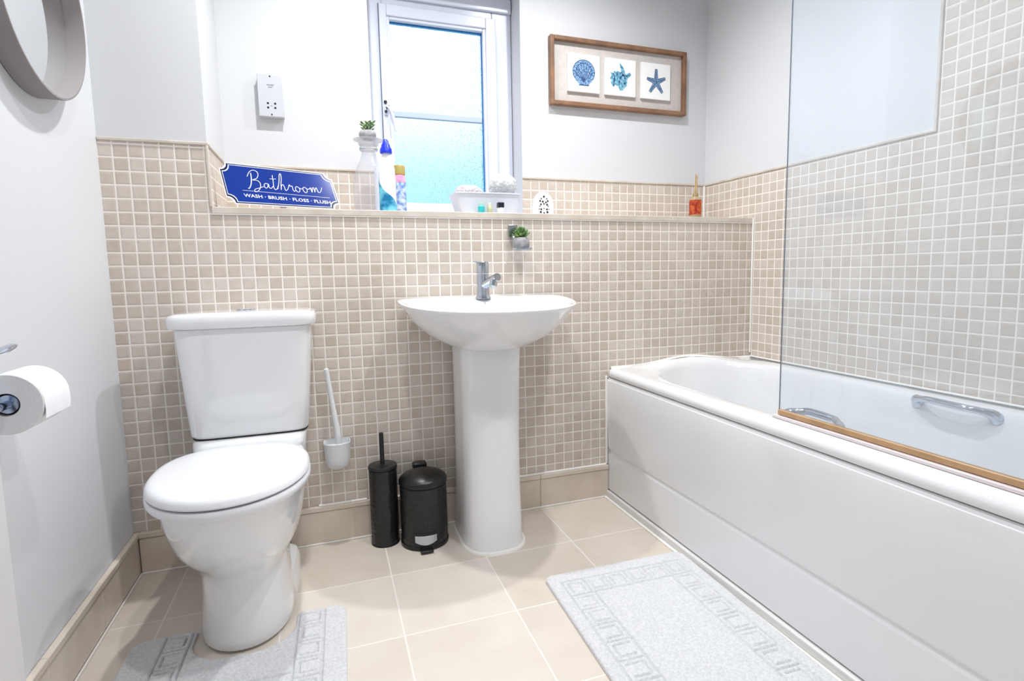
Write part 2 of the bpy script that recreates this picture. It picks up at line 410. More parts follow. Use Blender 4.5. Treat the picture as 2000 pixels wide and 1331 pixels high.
# ------------------------------------------------------------------ toilet
TX = .362
t = root('toilet', (TX, -.3, 0), 'white close-coupled toilet with closed lid in the left corner', 'toilet')
bm = NB()
rings = []
for z, hw, yf, yb, cx in ((.0, .113, -.530, -.15, .362), (.006, .114, -.531, -.15, .362), (.04, .110, -.525, -.14, .362), (.10, .105, -.514, -.12, .362), (.15, .102, -.508, -.10, .360), (.180, .103, -.512, -.09, .360),
                      (.200, .109, -.524, -.085, .360), (.222, .123, -.550, -.08, .360), (.25, .138, -.584, -.08, .359), (.29, .151, -.620, -.08, .359), (.33, .159, -.645, -.08, .359), (.37, .164, -.660, -.08, .359), (.402, .166, -.668, -.08, .359), (.409, .164, -.666, -.08, .359), (.4105, .155, -.65, -.09, .359)):
    ym = -.40 if z > .2 else -.36
    rings.append(dring(cx, hw, yb, ym, yf, z, 3.2, 2.15))
loft(bm, rings)
pan = obj('pan', bm, CERAM, t, subsurf=1)
bm = NB()
loft(bm, [rring(.235, .49, -.16, -.003, .16, 5), rring(.225, .505, -.18, -.003, .30, 5), rring(.218, .515, -.20, -.003, .37, 5), rring(.212, .522, -.225, -.003, .425, 5), rring(.212, .522, -.205, -.003, .446, 5), rring(.216, .518, -.198, -.004, .451, 5)])
obj('cistern_shelf', bm, CERAM, t, subsurf=1)
bm = NB()
loft(bm, [rring(.214, .526, -.186, -.006, .449, 6), rring(.212, .528, -.188, -.006, .4525, 6)])
obj('cistern_gap_shade', bm, DARKGAP, t)  # dark ring stands in for the shade in the gap under the cistern
bm = NB()
loft(bm, [rring(.214, .526, -.186, -.004, .4535, 6), rring(.208, .531, -.193, -.003, .462, 6), rring(.200, .540, -.198, -.003, .58, 6), rring(.190, .552, -.202, -.003, .74, 6), rring(.188, .553, -.203, -.003, .772, 6)])
obj('cistern', bm, CERAM, t)
bm = NB()
loft(bm, [rring(.188, .554, -.204, -.003, .7725, 6), rring(.176, .566, -.214, -.002, .776, 6), rring(.174, .568, -.217, -.002, .782, 6), rring(.173, .569, -.218, -.002, .803, 6), rring(.176, .566, -.214, -.003, .811, 6), rring(.19, .552, -.20, -.01, .816, 6), rring(.25, .49, -.15, -.05, .8175, 4)])
lid = obj('cistern_lid', bm, CERAM, t)
bm = NB(); lathe(bm, (.371, -.11, .8165), [(.026, 0), (.027, .003), (.024, .006), (.004, .0068)], 32); obj('flush_button', bm, CHROME, lid)
# seat and cover
SXc = .360
def seat_ring(g, z, zf=None):
    pts = []
    N = 96
    for i in range(N):
        th = 2 * math.pi * i / N; c, s = math.cos(th), math.sin(th)
        if s >= 0:   # back, drawn in a little towards the hinge
            yb = -.282 - g; ym = -.465
            y = ym + (yb - ym) * spow(s, 2 / 2.9); k = (y - ym) / (yb - ym)
            x = SXc + (.180 - g) * spow(c, 2 / 2.9) * (1 - .07 * k * k)
        else:
            y = -.465 + (.695 - .465 - g) * spow(s, 2 / 2.05); x = SXc + (.180 - g) * spow(c, 2 / 2.05)
        pts.append((x, y, z))
    return pts
bm = NB(); loft(bm, [seat_ring(.014, .4085), seat_ring(.003, .4095), seat_ring(0, .4145), seat_ring(0, .4245), seat_ring(.003, .4285), seat_ring(.012, .430)]); obj('seat', bm, PLAST, t)
bm = NB(); loft(bm, [seat_ring(.010, .430), seat_ring(.010, .433)]); obj('seat_gap', bm, DARKGAP, t)
bm = NB(); loft(bm, [seat_ring(.008, .4325), seat_ring(.003, .4335), seat_ring(.001, .437), seat_ring(.003, .446), seat_ring(.008, .4525), seat_ring(.015, .4565), seat_ring(.026, .4585), seat_ring(.06, .4600), seat_ring(.11, .4610)])
obj('seat_cover', bm, PLAST, t)
for x in (.285, .425):
    bm = NB(); lathe(bm, (x, -.288, .437), [(.009, -.02), (.009, .02)], 16, 'X'); obj('hinge', bm, PLAST, t)
bm = NB(); loft(bm, [dring(.364, .119, -.10, -.20, -.390, 0, 6, 3), dring(.364, .117, -.10, -.20, -.388, .050, 6, 3), dring(.364, .110, -.11, -.20, -.380, .068, 6, 3), dring(.364, .08, -.12, -.20, -.35, .082, 6, 3)])
obj('rear_foot', bm, CERAM, t)

# ------------------------------------------------------------------ sink
KX = 1.122
sk = root('pedestal_sink', (KX, -.2, 0), 'white pedestal basin with chrome mixer tap on the tiled wall', 'sink')
zr = lambda x, y: .808 + .030 * max(0, min(1, (y + .44) / .44)) ** 1.2
bm = NB()
R_ = [dring(KX - .006, .094, -.03, -.14, -.245, .664, 5, 2.5),
      dring(KX - .004, .110, -.03, -.14, -.266, .668, 4, 2.4),
      dring(KX, .150, -.02, -.13, -.305, .683, 3, 2.1), dring(KX, .195, -.012, -.13, -.350, .706, 3, 2.1), dring(KX, .232, -.008, -.13, -.386, .735, 3.4, 2.1),
      dring(KX, .262, -.004, -.13, -.414, .767, 4, 2.1),
      dring(KX, .283, -.003, -.125, -.431, 0, 5, 2.1, zf=lambda x, y: zr(x, y) - .024),
      dring(KX, .298, -.002, -.12, -.441, 0, 5, 2.1, zf=lambda x, y: zr(x, y) - .010),
      dring(KX, .300, -.002, -.12, -.442, 0, 5, 2.1, zf=lambda x, y: zr(x, y) - .003),
      dring(KX, .296, -.004, -.12, -.438, 0, 5, 2.1, zf=zr),
      dring(KX, .270, -.105, -.16, -.412, 0, 3, 2.1, zf=lambda x, y: zr(x, y) - .003),
      dring(KX, .255, -.115, -.17, -.395, 0, 2.6, 2.1, zf=lambda x, y: zr(x, y) - .016),
      dring(KX, .225, -.125, -.18, -.365, .765, 2.4, 2.1), dring(KX, .17, -.14, -.19, -.32, .735, 2.2, 2.1), dring(KX, .09, -.17, -.20, -.26, .715, 2, 2), dring(KX, .02, -.20, -.215, -.23, .712, 2, 2)]
loft(bm, R_)
obj('basin', bm, CERAM, sk, subsurf=1)
PX = 1.110
bm = NB()
prof = [(.0, .105, -.297), (.02, .102, -.292), (.05, .101, -.285), (.20, .098, -.272), (.35, .097, -.262), (.5, .099, -.256), (.60, .1015, -.255), (.668, .103, -.256), (.676, .100, -.250)]
loft(bm, [dring(PX - .008 * (1 - z / .67), a, -.02, -.17, yf, z, 8, 2.6, 64) for z, a, yf in prof], caps=(True, False))
obj('pedestal', bm, CERAM, sk)
bm = NB(); loft(bm, [dring(PX - .008, .112, -.03, -.17, -.304, .0, 8, 2.6, 64), dring(PX - .008, .110, -.03, -.17, -.302, .005, 8, 2.6, 64), dring(PX - .008, .104, -.03, -.17, -.296, .008, 8, 2.6, 64)]); obj('floor_sealant', bm, CAULK, sk)
# mixer tap
TXp, TYp, TZp = 1.118, -.085, .832
tp = obj('mixer_tap', (lambda b: (lathe(b, (TXp, TYp, TZp), [(.0265, -.004), (.0265, .002), (.0235, .006), (.0225, .012), (.022, .082), (.0205, .083)], 36), b)[1])(NB()), CHROME, sk)
bm = NB(); lathe(bm, (TXp, TYp, TZp + .0845), [(.0205, 0), (.022, .001), (.022, .034), (.019, .040), (.004, .041)], 36)
tube(bm, [(TXp, TYp, TZp + .119), (TXp - .016, TYp - .018, TZp + .121), (TXp - .040, TYp - .045, TZp + .126)], [.009, .008, .006], 14, flat=.4)
obj('lever', bm, CHROME, tp)
bm = NB()
tube(bm, [(TXp + .002, TYp - .012, TZp + .045), (TXp + .020, TYp - .075, TZp + .066), (TXp + .0245, TYp - .096, TZp + .0725)], [.0145, .0135, .0135], 20)
obj('spout', bm, CHROME, tp)
bm = NB(); tube(bm, [(TXp + .018, TYp - .080, TZp + .062), (TXp + .010, TYp - .088, TZp + .040)], [.0135, .0125], 20); obj('aerator', bm, CHROME, tp)

# ------------------------------------------------------------------ bath
bt = root('bathtub', (2.0, -.85, 0), 'long white bathtub with curved end and white side panel', 'bathtub')
BX0, BX1, BY0, BY1 = 1.648, XW - .0004, -1.70, -.0004
BZ = .530
def lerp(a, b, k): return a + (b - a) * k
def bath_ring(f, z, N=128, ex=6):
    """outline blended from the outer rectangle (f=0) to the basin opening (f=1) and on"""
def bowl_ring(g, z, N=128, zf=None):
    x0, x1 = 1.718 + g, 2.290 - g * .8; ye, yn = -.035 - g * 1.1, -1.66 + g * 2.2
    cx, a = (x0 + x1) / 2, (x1 - x0) / 2; out = []
    ym, yk = -.40, -1.45
    for i in range(N):
        t = 2 * math.pi * i / N; c, s = math.cos(t), math.sin(t)
        if s >= 0: x = cx + a * spow(c, 2 / 2.1); y = ym + (ye - ym) * spow(s, 2 / 2.1)
        else: x = cx + a * spow(c, 2 / 4); y = yk + (yk - yn) * spow(s, 2 / 4) if False else ym + (ym - yn) * spow(s, 2 / 5)
        out.append((x, y, zf(x, y) if zf else z))
    return out
def rect_ring(x0, x1, y0, y1, z, N=128, r=40, zf=None):
    cx, cy, a, b_ = (x0 + x1) / 2, (y0 + y1) / 2, (x1 - x0) / 2, (y1 - y0) / 2; out = []
    ym = -.40
    for i in range(N):
        t = 2 * math.pi * i / N; c, s = math.cos(t), math.sin(t)
        x = cx + a * spow(c, 2 / r)
        y = ym + (y1 - ym) * spow(s, 2 / r) if s >= 0 else ym + (ym - y0) * spow(s, 2 / r)
        out.append((x, y, zf(x, y) if zf else z))
    return out
def zbump(x, y):   # the rim swells up a little at the curved end
    k = max(0, 1 - abs(x - 2.03) / .26); k = k * k * (3 - 2 * k)
    q = max(0, 1 + y / .13); q = min(1, q * 1.6)
    return BZ + .024 * k * q
bm = NB()
loft(bm, [rect_ring(BX0 + .012, BX1, BY0, BY1, .497), rect_ring(BX0 + .003, BX1, BY0, BY1, .4965), rect_ring(BX0, BX1, BY0, BY1, .500), rect_ring(BX0, BX1, BY0, BY1, .512),
          rect_ring(BX0 + .004, BX1, BY0, BY1, .523), rect_ring(BX0 + .012, BX1, BY0, BY1, 0, zf=lambda x, y: zbump(x, y) - .001), rect_ring(BX0 + .022, BX1 - .001, BY0 + .001, BY1 - .001, 0, zf=zbump),
          bowl_ring(-.010, 0, zf=lambda x, y: zbump(x, y)), bowl_ring(0, 0, zf=lambda x, y: zbump(x, y) - .004), bowl_ring(.008, .512), bowl_ring(.022, .47), bowl_ring(.05, .36), bowl_ring(.075, .24), bowl_ring(.10, .17), bowl_ring(.14, .145), bowl_ring(.20, .14)], caps=(False, True))
obj('tub', bm, ACRYL, bt, autos=60)
# side panel: bulged upper half, a stepped groove, then a lower half
bm = NB()
PRF = [(.4945, 1.664), (.4925, 1.655), (.482, 1.6475), (.458, 1.6445), (.40, 1.6445), (.215, 1.650), (.203, 1.651), (.196, 1.656), (.186, 1.657), (.180, 1.652), (.10, 1.650), (.032, 1.650), (.032, 1.664)]
loft(bm, [[(x, y, z) for z, x in PRF] for y in [BY1 - .001 - i * (BY1 - BY0 - .003) / 24 for i in range(25)]], closed=True)
obj('side_panel', bm, ACRYL, bt, autos=28)
bm = NB(); box(bm, 1.660, 1.668, BY0 + .01, BY1 - .002, .004, .034); obj('plinth', bm, mat('plinth_grey', rgb(224, 222, 220), .4, var=(4, rgb(216, 214, 212))), bt, bevel=.002)
bm = NB(); box(bm, 1.640, 1.660, BY0 + .01, BY1 - .002, .0, .026); obj('plinth_strip', bm, mat('plinth_strip_white', rgb(232, 230, 228), .35, var=(4, rgb(226, 224, 222))), bt, bevel=.004)
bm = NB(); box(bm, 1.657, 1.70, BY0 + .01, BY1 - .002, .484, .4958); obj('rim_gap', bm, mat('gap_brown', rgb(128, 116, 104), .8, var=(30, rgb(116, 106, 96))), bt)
bm = NB(); box(bm, 1.6425, 1.652, -.006, -.0005, .486, .492); obj('corner_chip', bm, BLACK, bt)
def grip(name, x, y0, y1, z, sx, label):
    bm = NB(); d = .042
    pts = smoothpath([(x, y0, z - .004), (x - sx * .018, y0 + (y1 - y0) * .03, z + .010), (x - sx * d * .8, y0 + (y1 - y0) * .16, z + .016), (x - sx * d, y0 + (y1 - y0) * .30, z + .020), (x - sx * d, y0 + (y1 - y0) * .70, z + .018), (x - sx * d * .8, y0 + (y1 - y0) * .84, z + .016), (x - sx * .018, y0 + (y1 - y0) * .97, z + .010), (x, y1, z - .004)], 5)
    n = len(pts)
    tube(bm, pts, [.019 - .009 * min(1, 4 * min(i, n - 1 - i) / n * 1.1) for i in range(n)], 16)
    o = obj(name, bm, CHROME, bt, label=label)
    return o
grip('grip_handle', 2.284, -.800, -1.012, .508, 1, 'chrome handle on the wall side')
grip('grip_handle', 1.736, -.825, -.985, .522, -1, 'chrome handle on the room side')
n_tr[0] += 1; bm = NB()
loft(bm, [[(x, -.0006, zbump(x, 0) - .001), (x, -.0006, zbump(x, 0) + .006), (x, -.004, zbump(x, 0) + .003), (x, -.007, zbump(x, 0) - .001)] for x in [1.665 + i * (XW - .002 - 1.665) / 40 for i in range(41)]])
struct('trim_%d' % n_tr[0], bm, CAULK)
trim([(XW - .008, XW - .0005, -1.70, -.007, .531, .538)], CAULK, .003)
trim([(1.6385, 1.6475, -.008, -.0005, .138, .50)], CAULK, .002)
trim([(1.628, 1.6395, -1.70, -.017, .0, .004)], CAULK, .0015)

# ------------------------------------------------------------------ shower screen
GL = bpy.data.materials.new('clear_glass'); GL.use_nodes = True
nt = GL.node_tree; nt.nodes.clear()
o_ = nt.nodes.new('ShaderNodeOutputMaterial'); mxs = nt.nodes.new('ShaderNodeMixShader'); lw0 = nt.nodes.new('ShaderNodeLayerWeight'); pw5 = nt.nodes.new('ShaderNodeMath'); pw5.operation = 'POWER'; pw5.inputs[1].default_value = 4.0
fr = nt.nodes.new('ShaderNodeMath'); fr.operation = 'MULTIPLY_ADD'; fr.inputs[1].default_value = .95; fr.inputs[2].default_value = .05
nt.links.new(lw0.outputs['Facing'], pw5.inputs[0]); nt.links.new(pw5.outputs[0], fr.inputs[0])
tr = nt.nodes.new('ShaderNodeBsdfTransparent'); gl = nt.nodes.new('ShaderNodeBsdfGlossy'); gl.inputs['Roughness'].default_value = .02
tr.inputs[0].default_value = (.96, .98, .995, 1); gl.inputs[0].default_value = (.90, .95, 1, 1)
nt.links.new(fr.outputs[0], mxs.inputs[0]); nt.links.new(tr.outputs[0], mxs.inputs[1]); nt.links.new(gl.outputs[0], mxs.inputs[2]); dfg = nt.nodes.new('ShaderNodeBsdfDiffuse'); dfg.inputs[0].default_value = (.80, .87, .95, 1); mxd = nt.nodes.new('ShaderNodeMixShader'); nsg = nt.nodes.new('ShaderNodeTexNoise'); nsg.inputs['Scale'].default_value = 3
mrg = nt.nodes.new('ShaderNodeMapRange'); mrg.inputs['To Min'].default_value = .06; mrg.inputs['To Max'].default_value = .15; nt.links.new(nsg.outputs['Fac'], mrg.inputs['Value']); nt.links.new(mrg.outputs[0], mxd.inputs[0])
nt.links.new(mxs.outputs[0], mxd.inputs[1]); nt.links.new(dfg.outputs[0], mxd.inputs[2]); nt.links.new(mxd.outputs[0], o_.inputs[0])
MATS['clear_glass'] = GL
ss = root('shower_screen', (1.698, -1.28, .53), 'frameless clear glass shower screen standing on the bath rim', 'shower screen')
bm = NB(); box(bm, 1.696, 1.700, -1.695, -.850, .548, 1.98); obj('glass_panel', bm, GL, ss, smooth=False)
bm = NB(); box(bm, 1.6962, 1.6992, -.8498, -.8485, .548, 1.98); obj('glass_edge', bm, mat('glass_edge_dark', rgb(84, 104, 122), .2, var=(5, rgb(70, 88, 108))), ss, smooth=False)
bm = NB(); box(bm, 1.6915, 1.7045, -1.695, -.8495, .5395, .553); obj('seal_strip', bm, mat('seal_reflection', rgb(196, 158, 118), .3, var=(20, rgb(180, 144, 106))), ss, bevel=.002)  # copper reflection painted into the seal's colour
bm = NB(); box(bm, 1.684, 1.712, -1.695, -.838, .5305, .5385); obj('drip_strip', bm, mat('clear_seal', rgb(226, 216, 216), .15, var=(8, rgb(220, 208, 208))), ss, bevel=.002)
bm = NB(); box(bm, 1.684, 1.712, -1.699, -1.6955, .54, 1.98); obj('hinge_post', bm, CHROME, ss, bevel=.001)

# ------------------------------------------------------------------ bin and brushes
HAM = bpy.data.materials.new('hammered_black'); HAM.use_nodes = True
nt = HAM.node_tree; b = nt.nodes['Principled BSDF']; b.inputs['Base Color'].default_value = rgb(26, 26, 27); b.inputs['Roughness'].default_value = .36
co = nt.nodes.new('ShaderNodeTexCoord'); vo = nt.nodes.new('ShaderNodeTexVoronoi'); vo.inputs['Scale'].default_value = 1; mp = nt.nodes.new('ShaderNodeMapping')
mp.inputs['Scale'].default_value = (48, 48, 62); vo.inputs['Randomness'].default_value = .35
bp = nt.nodes.new('ShaderNodeBump'); bp.inputs['Strength'].default_value = .8; bp.inputs['Distance'].default_value = .004
nt.links.new(co.outputs['Object'], mp.inputs[0]); nt.links.new(mp.outputs[0], vo.inputs['Vector']); nt.links.new(vo.outputs['Distance'], bp.inputs['Height']); nt.links.new(bp.outputs[0], b.inputs['Normal'])

bn = root('pedal_bin', (.881, -.112, 0), 'small black hammered metal pedal bin beside the basin pedestal', 'bin')
cx, cy = .881, -.112
bm = NB(); lathe(bm, (cx, cy, 0), [(.075, .006), (.079, .008), (.079, .208), (.077, .210)], 64)
bb = obj('body', bm, HAM, bn)
bm = NB(); lathe(bm, (cx, cy, 0), [(.076, .0), (.0815, .001), (.0815, .012), (.079, .014)], 64); obj('base_ring', bm, BLACK, bn)
bm = NB(); lathe(bm, (cx, cy, 0), [(.079, .2105), (.0815, .212), (.0815, .224), (.078, .230), (.066, .240), (.045, .249), (.02, .254), (.002, .255)], 64); obj('lid', bm, BLACK, bn)
bm = NB(); box(bm, cx - .024, cx + .024, cy + .052, cy + .086, .232, .258); obj('lid_hinge', bm, BLACK, bn, bevel=.006)
bm = NB()
for k in range(13):
    pass
def arcplate(bm, r0, r1, a0, a1, z0, z1, n=14, zf=None):
    rings = []
    for k in range(n + 1):
        a = a0 + (a1 - a0) * k / n; d = zf(k / n) if zf else 0
        rings.append([(cx + r * math.sin(a), cy - r * math.cos(a), z) for r, z in ((r0, z0 + d), (r1, z0 + d), (r1, z1), (r0, z1))])
    loft(bm, rings)
arcplate(bm, .0785, .0812, math.radians(-36), math.radians(24), .022, .062)
obj('pedal_recess', bm, BLACK, bn)
bm = NB(); arcplate(bm, .0815, .0845, math.radians(-31), math.radians(19), .032, .054, zf=lambda k: -.010 * math.sin(math.pi * k)); obj('pedal_guard', bm, CHROME, bn)
bm = NB(); a = math.radians(-7)
box(bm, cx - .030, cx + .012, cy - .105, cy - .070, .004, .012); obj('pedal', bm, BLACK, bn, bevel=.003)

bx, by = .752, -.073
br = root('toilet_brush_holder', (bx, by, 0), 'slim black hammered toilet brush holder beside the pedal bin', 'toilet brush')
bm = NB(); lathe(bm, (bx, by, 0), [(.044, .004), (.0465, .006), (.0465, .262), (.045, .263)], 48); obj('body', bm, HAM, br)
bm = NB(); lathe(bm, (bx, by, 0), [(.046, 0), (.048, .001), (.048, .006), (.0465, .008)], 48); obj('base_ring', bm, BLACK, br)
bm = NB(); lathe(bm, (bx, by, 0), [(.0465, .2635), (.0485, .265), (.0485, .272), (.046, .275), (.012, .2765), (.0085, .279)], 48); obj('lid', bm, BLACK, br)
bm = NB(); lathe(bm, (bx, by, 0), [(.0075, .278), (.0075, .384), (.0065, .386)], 20); obj('handle', bm, BLACK, br)

wb = root('wall_toilet_brush', (.610, -.04, .27), 'white wall-hung toilet brush in a rounded cup beside the toilet', 'toilet brush')
WP = mat('pale_plastic', rgb(226, 228, 230), .35, var=(8, rgb(222, 225, 228)))
bm = NB()
loft(bm, [dring(.610, hw, -.003, -.035, yf, z, 6, 2.3, 48) for z, hw, yf in ((.268, .010, -.045), (.270, .020, -.052), (.277, .0305, -.060), (.290, .0375, -.067), (.308, .0405, -.070), (.335, .042, -.072), (.356, .043, -.073), (.360, .044, -.074), (.363, .0425, -.072), (.361, .040, -.069), (.345, .038, -.066))])
obj('cup', bm, WP, wb)
bm = NB(); pts = smoothpath([(.616, -.038, .345), (.612, -.037, .40), (.604, -.036, .47), (.596, -.035, .54), (.589, -.035, .600), (.587, -.035, .612)], 5)
tube(bm, pts, [.0125 - .0045 * min(1, i / 12) for i in range(len(pts) - 2)] + [.0075, .004], 18); obj('handle', bm, WP, wb)

# ------------------------------------------------------------------ bath mats with carved key border
def heightmat(name, x0, x1, y0, y1, inside, linef, label, rot=0, pivot=(0, 0), step=.0021, top=.013):
    rnd = random.Random(3); nx = int((x1 - x0) / step); ny = int((y1 - y0) / step)
    bm = NB(); V = {}
    for j in range(ny + 1):
        for i in range(nx + 1):
            x = x0 + i * step; y = y0 + j * step
            d = inside(x, y)
            if d < 0: continue
            e = min(1, d / .010)
            z = .002 + (top - .002) * math.sqrt(max(0, 1 - (1 - e) ** 2))
            z += rnd.uniform(-.0009, .0009) * e
            l = linef(x, y)
            if l < .0031: z -= .0105 * (1 - (l / .0031) ** 2) * rnd.uniform(.55, 1.1)
            c, s = math.cos(rot), math.sin(rot); X, Y = x - pivot[0], y - pivot[1]
            V[i, j] = bm.verts.new((pivot[0] + c * X - s * Y, pivot[1] + s * X + c * Y, z))
    for j in range(ny):
        for i in range(nx):
            q = [V.get((i, j)), V.get((i + 1, j)), V.get((i + 1, j + 1)), V.get((i, j + 1))]
            if all(q): bm.faces.new(q)
            else:
                q = [a for a in q if a]
                if len(q) == 3: bm.faces.new(q)
    # skirt down to the floor
    be = [e for e in bm.edges if len(e.link_faces) == 1]
    ex = bmesh.ops.extrude_edge_only(bm, edges=be)
    for v in [g for g in ex['geom'] if isinstance(g, bmesh.types.BMVert)]: v.co.z = .0003
    o = obj(name, bm, MATP, None, loc=((x0 + x1) / 2, (y0 + y1) / 2, 0), autos=180)
    setp(o, label, 'bath mat'); return o
def segd(px, py, ax, ay, bx_, by_):
    dx, dy = bx_ - ax, by_ - ay; L2 = dx * dx + dy * dy
    t = max(0, min(1, ((px - ax) * dx + (py - ay) * dy) / L2)) if L2 else 0
    return math.hypot(px - ax - t * dx, py - ay - t * dy)
def key_segs(x0, y0, x1, y1, horiz, flip):
    """one key motif in a cell: an open square, and the divider"""
    w_, h_ = x1 - x0, y1 - y0; m_ = .21
    a = [(x0 + w_ * m_, y0 + h_ * m_), (x1 - w_ * m_, y0 + h_ * m_), (x1 - w_ * m_, y1 - h_ * m_), (x0 + w_ * m_, y1 - h_ * m_)]
    k = (0, 1, 2, 3) if not flip else (2, 3, 0, 1)
    if horiz: k = (1, 2, 3, 0) if not flip else (3, 0, 1, 2)
    s = [(a[k[0]], a[k[1]]), (a[k[1]], a[k[2]]), (a[k[2]], a[k[3]])]
    return s
def gridify(segs, cell=.02):
    G = {}
    for (a, b_) in segs:
        L_ = math.hypot(b_[0] - a[0], b_[1] - a[1]); n = max(1, int(L_ / (cell / 2)))
        for i in range(n + 1):
            x = a[0] + (b_[0] - a[0]) * i / n; y = a[1] + (b_[1] - a[1]) * i / n
            for dx in (-1, 0, 1):
                for dy in (-1, 0, 1):
                    G.setdefault((int(math.floor(x / cell)) + dx, int(math.floor(y / cell)) + dy), set()).add((a, b_))
    def f(x, y):
        s = G.get((int(math.floor(x / cell)), int(math.floor(y / cell))))
        return min((segd(x, y, a[0], a[1], b_[0], b_[1]) for a, b_ in s), default=9) if s else 9
    return f
def rrect_d(x, y, x0, x1, y0, y1, r):
    cx_, cy_ = (x0 + x1) / 2, (y0 + y1) / 2; qx = abs(x - cx_) - (x1 - x0) / 2 + r; qy = abs(y - cy_) - (y1 - y0) / 2 + r
    return -(math.hypot(max(qx, 0), max(qy, 0)) + min(max(qx, qy), 0) - r)
def band(x0, x1, y0, y1, bw, cw):
    S = [((x0, y1), (x1, y1)), ((x0, y0), (x0, y1)), ((x1, y0), (x1, y1)), ((x0 + bw, y1 - bw), (x1 - bw, y1 - bw)), ((x0 + bw, y0), (x0 + bw, y1 - bw)), ((x1 - bw, y0), (x1 - bw, y1 - bw))]
    n = max(1, round((x1 - x0) / cw)); c = (x1 - x0) / n
    for i in range(n):
        S += key_segs(x0 + i * c, y1 - bw, x0 + (i + 1) * c, y1, True, i % 2)
        if i: S.append(((x0 + i * c, y1 - bw), (x0 + i * c, y1)))
    m_ = int((y1 - bw - y0) / cw)
    for j in range(m_):
        ya = y1 - bw - j * cw
        for xa in (x0, x1 - bw):
            S += key_segs(xa, ya - cw, xa + bw, ya, False, j % 2); S.append(((xa, ya), (xa + bw, ya)))
    return S
S1 = band(1.197, 1.592, -1.25, -.552, .072, .070)
heightmat('bath_mat', 1.158, 1.634, -1.30, -.498, lambda x, y: rrect_d(x, y, 1.158, 1.632, -1.29, -.500, .03), gridify(S1),
          'white rectangular pile mat with carved key border beside the bath', rot=math.radians(-1.6), pivot=(1.4, -.9))
def in2(x, y):
    d = rrect_d(x, y, .098, .610, -.98, -.412, .035)
    cut = rrect_d(x, y, .243, .482, -.548, -.20, .09)
    return min(d, -cut)
S2 = [((.176, -.98), (.176, -.412)), ((.236, -.98), (.236, -.412)), ((.488, -.98), (.488, -.412)), ((.552, -.98), (.552, -.412)), ((.236, -.66), (.488, -.66)), ((.236, -.73), (.488, -.73))]
for j in range(8):
    ya = -.418 - j * .066
    for xa, xb in ((.176, .236), (.488, .552)):
        S2 += key_segs(xa, ya - .066, xb, ya, False, j % 2); S2.append(((xa, ya - .066), (xb, ya - .066)))
heightmat('pedestal_mat', .098, .610, -.98, -.410, in2, gridify(S2), 'white pile mat cut out around the foot of the toilet', rot=math.radians(-1.5), pivot=(.36, -.5))

# ------------------------------------------------------------------ left wall: mirror, roll holder
mr_ = root('round_mirror', (0, -.385, 1.545), 'round mirror in a deep grey frame on the left wall', 'mirror')
bm = NB()
lathe(bm, (0, -.385, 1.545), [(.213, .001), (.215, .003), (.2155, .048), (.2145, .0495), (.2105, .0495), (.2095, .048), (.209, .010), (.209, .001)], 128, 'X', caps=(False, False))
obj('frame', bm, GREYF, mr_)
bm = NB(); lathe(bm, (0, -.385, 1.545), [(.2088, .004), (.2088, .010)], 128, 'X'); obj('mirror_glass', bm, mat('mirror_silver', (.93, .95, .96, 1), .015, metal=1, bump=(2, .0)), mr_)

ry0, ry1, rz, rx = -.752, -.645, .700, .060
rl = root('toilet_roll', (rx, ry0, rz), 'white toilet paper roll hanging from the chrome holder on the left wall', 'toilet roll')
bm = NB()
lathe(bm, (rx, ry0, rz), [(.0205, 0), (.053, 0), (.0545, .0015), (.0545, .1055), (.053, .107), (.0205, .107)], 64, 'Y', caps=(False, False))
obj('paper', bm, PAPER, rl)
bm = NB(); lathe(bm, (rx, ry0, rz), [(.0196, .0005), (.0205, .0005), (.0205, .1065), (.0196, .1065), (.0196, .0005)], 40, 'Y', caps=(False, False)); obj('core', bm, mat('card_core', rgb(150, 146, 142), .9, var=(30, rgb(138, 134, 130))), rl)
bm = NB()
pr_ = [(rx + .0550 * math.cos(a), rz + .0550 * math.sin(a)) for a in [math.radians(k) for k in (40, 25, 10, 0)]] + [(rx + .0555, rz - .014), (rx + .054, rz - .030)]
loft(bm, [[(x, ry0 + .002, z) for x, z in pr_] + [(x - .0006, ry0 + .002, z) for x, z in pr_[::-1]], [(x, ry1 - .002, z) for x, z in pr_] + [(x - .0006, ry1 - .002, z) for x, z in pr_[::-1]]])
obj('loose_sheet', bm, PAPER, rl)
th = root('toilet_roll_holder', (0, -.79, .79), 'chrome toilet roll holder arm fixed to the left wall', 'roll holder')
bm = NB(); lathe(bm, (0, -.79, .79), [(.024, 0), (.024, .006), (.019, .010), (.010, .012)], 32, 'X'); obj('wall_plate', bm, CHROME, th)
bm = NB()
tube(bm, smoothpath([(.011, -.79, .79), (.035, -.79, .790), (.056, -.785, .791), (.060, -.765, .793), (.060, -.735, .797), (.060, -.703, .801)], 4), [.008] * 12 + [.009, .010, .011, .0115, .0115, .011, .010, .008, .004], 16, flat=.55)
obj('cover_arm', bm, CHROME, th)
BCH = mat('blue_reflect_chrome', (.42, .50, .66, 1), .12, metal=1, bump=(3, .02))  # blue reflection tinted into the chrome of rod and spindle
bm = NB()
tube(bm, smoothpath([(.050, -.786, .788), (.058, -.790, .76), (.060, -.790, .73), (.060, -.787, .703), (.060, -.770, .700), (.060, -.70, .700), (.060, -.66, .700)], 5), .0075, 14)
obj('rod', bm, BCH, th)
bm = NB(); lathe(bm, (.060, -.748, .700), [(.004, -.003), (.0165, 0), (.018, .004), (.018, .09), (.004, .093)], 32, 'Y'); obj('spindle', bm, BCH, th)

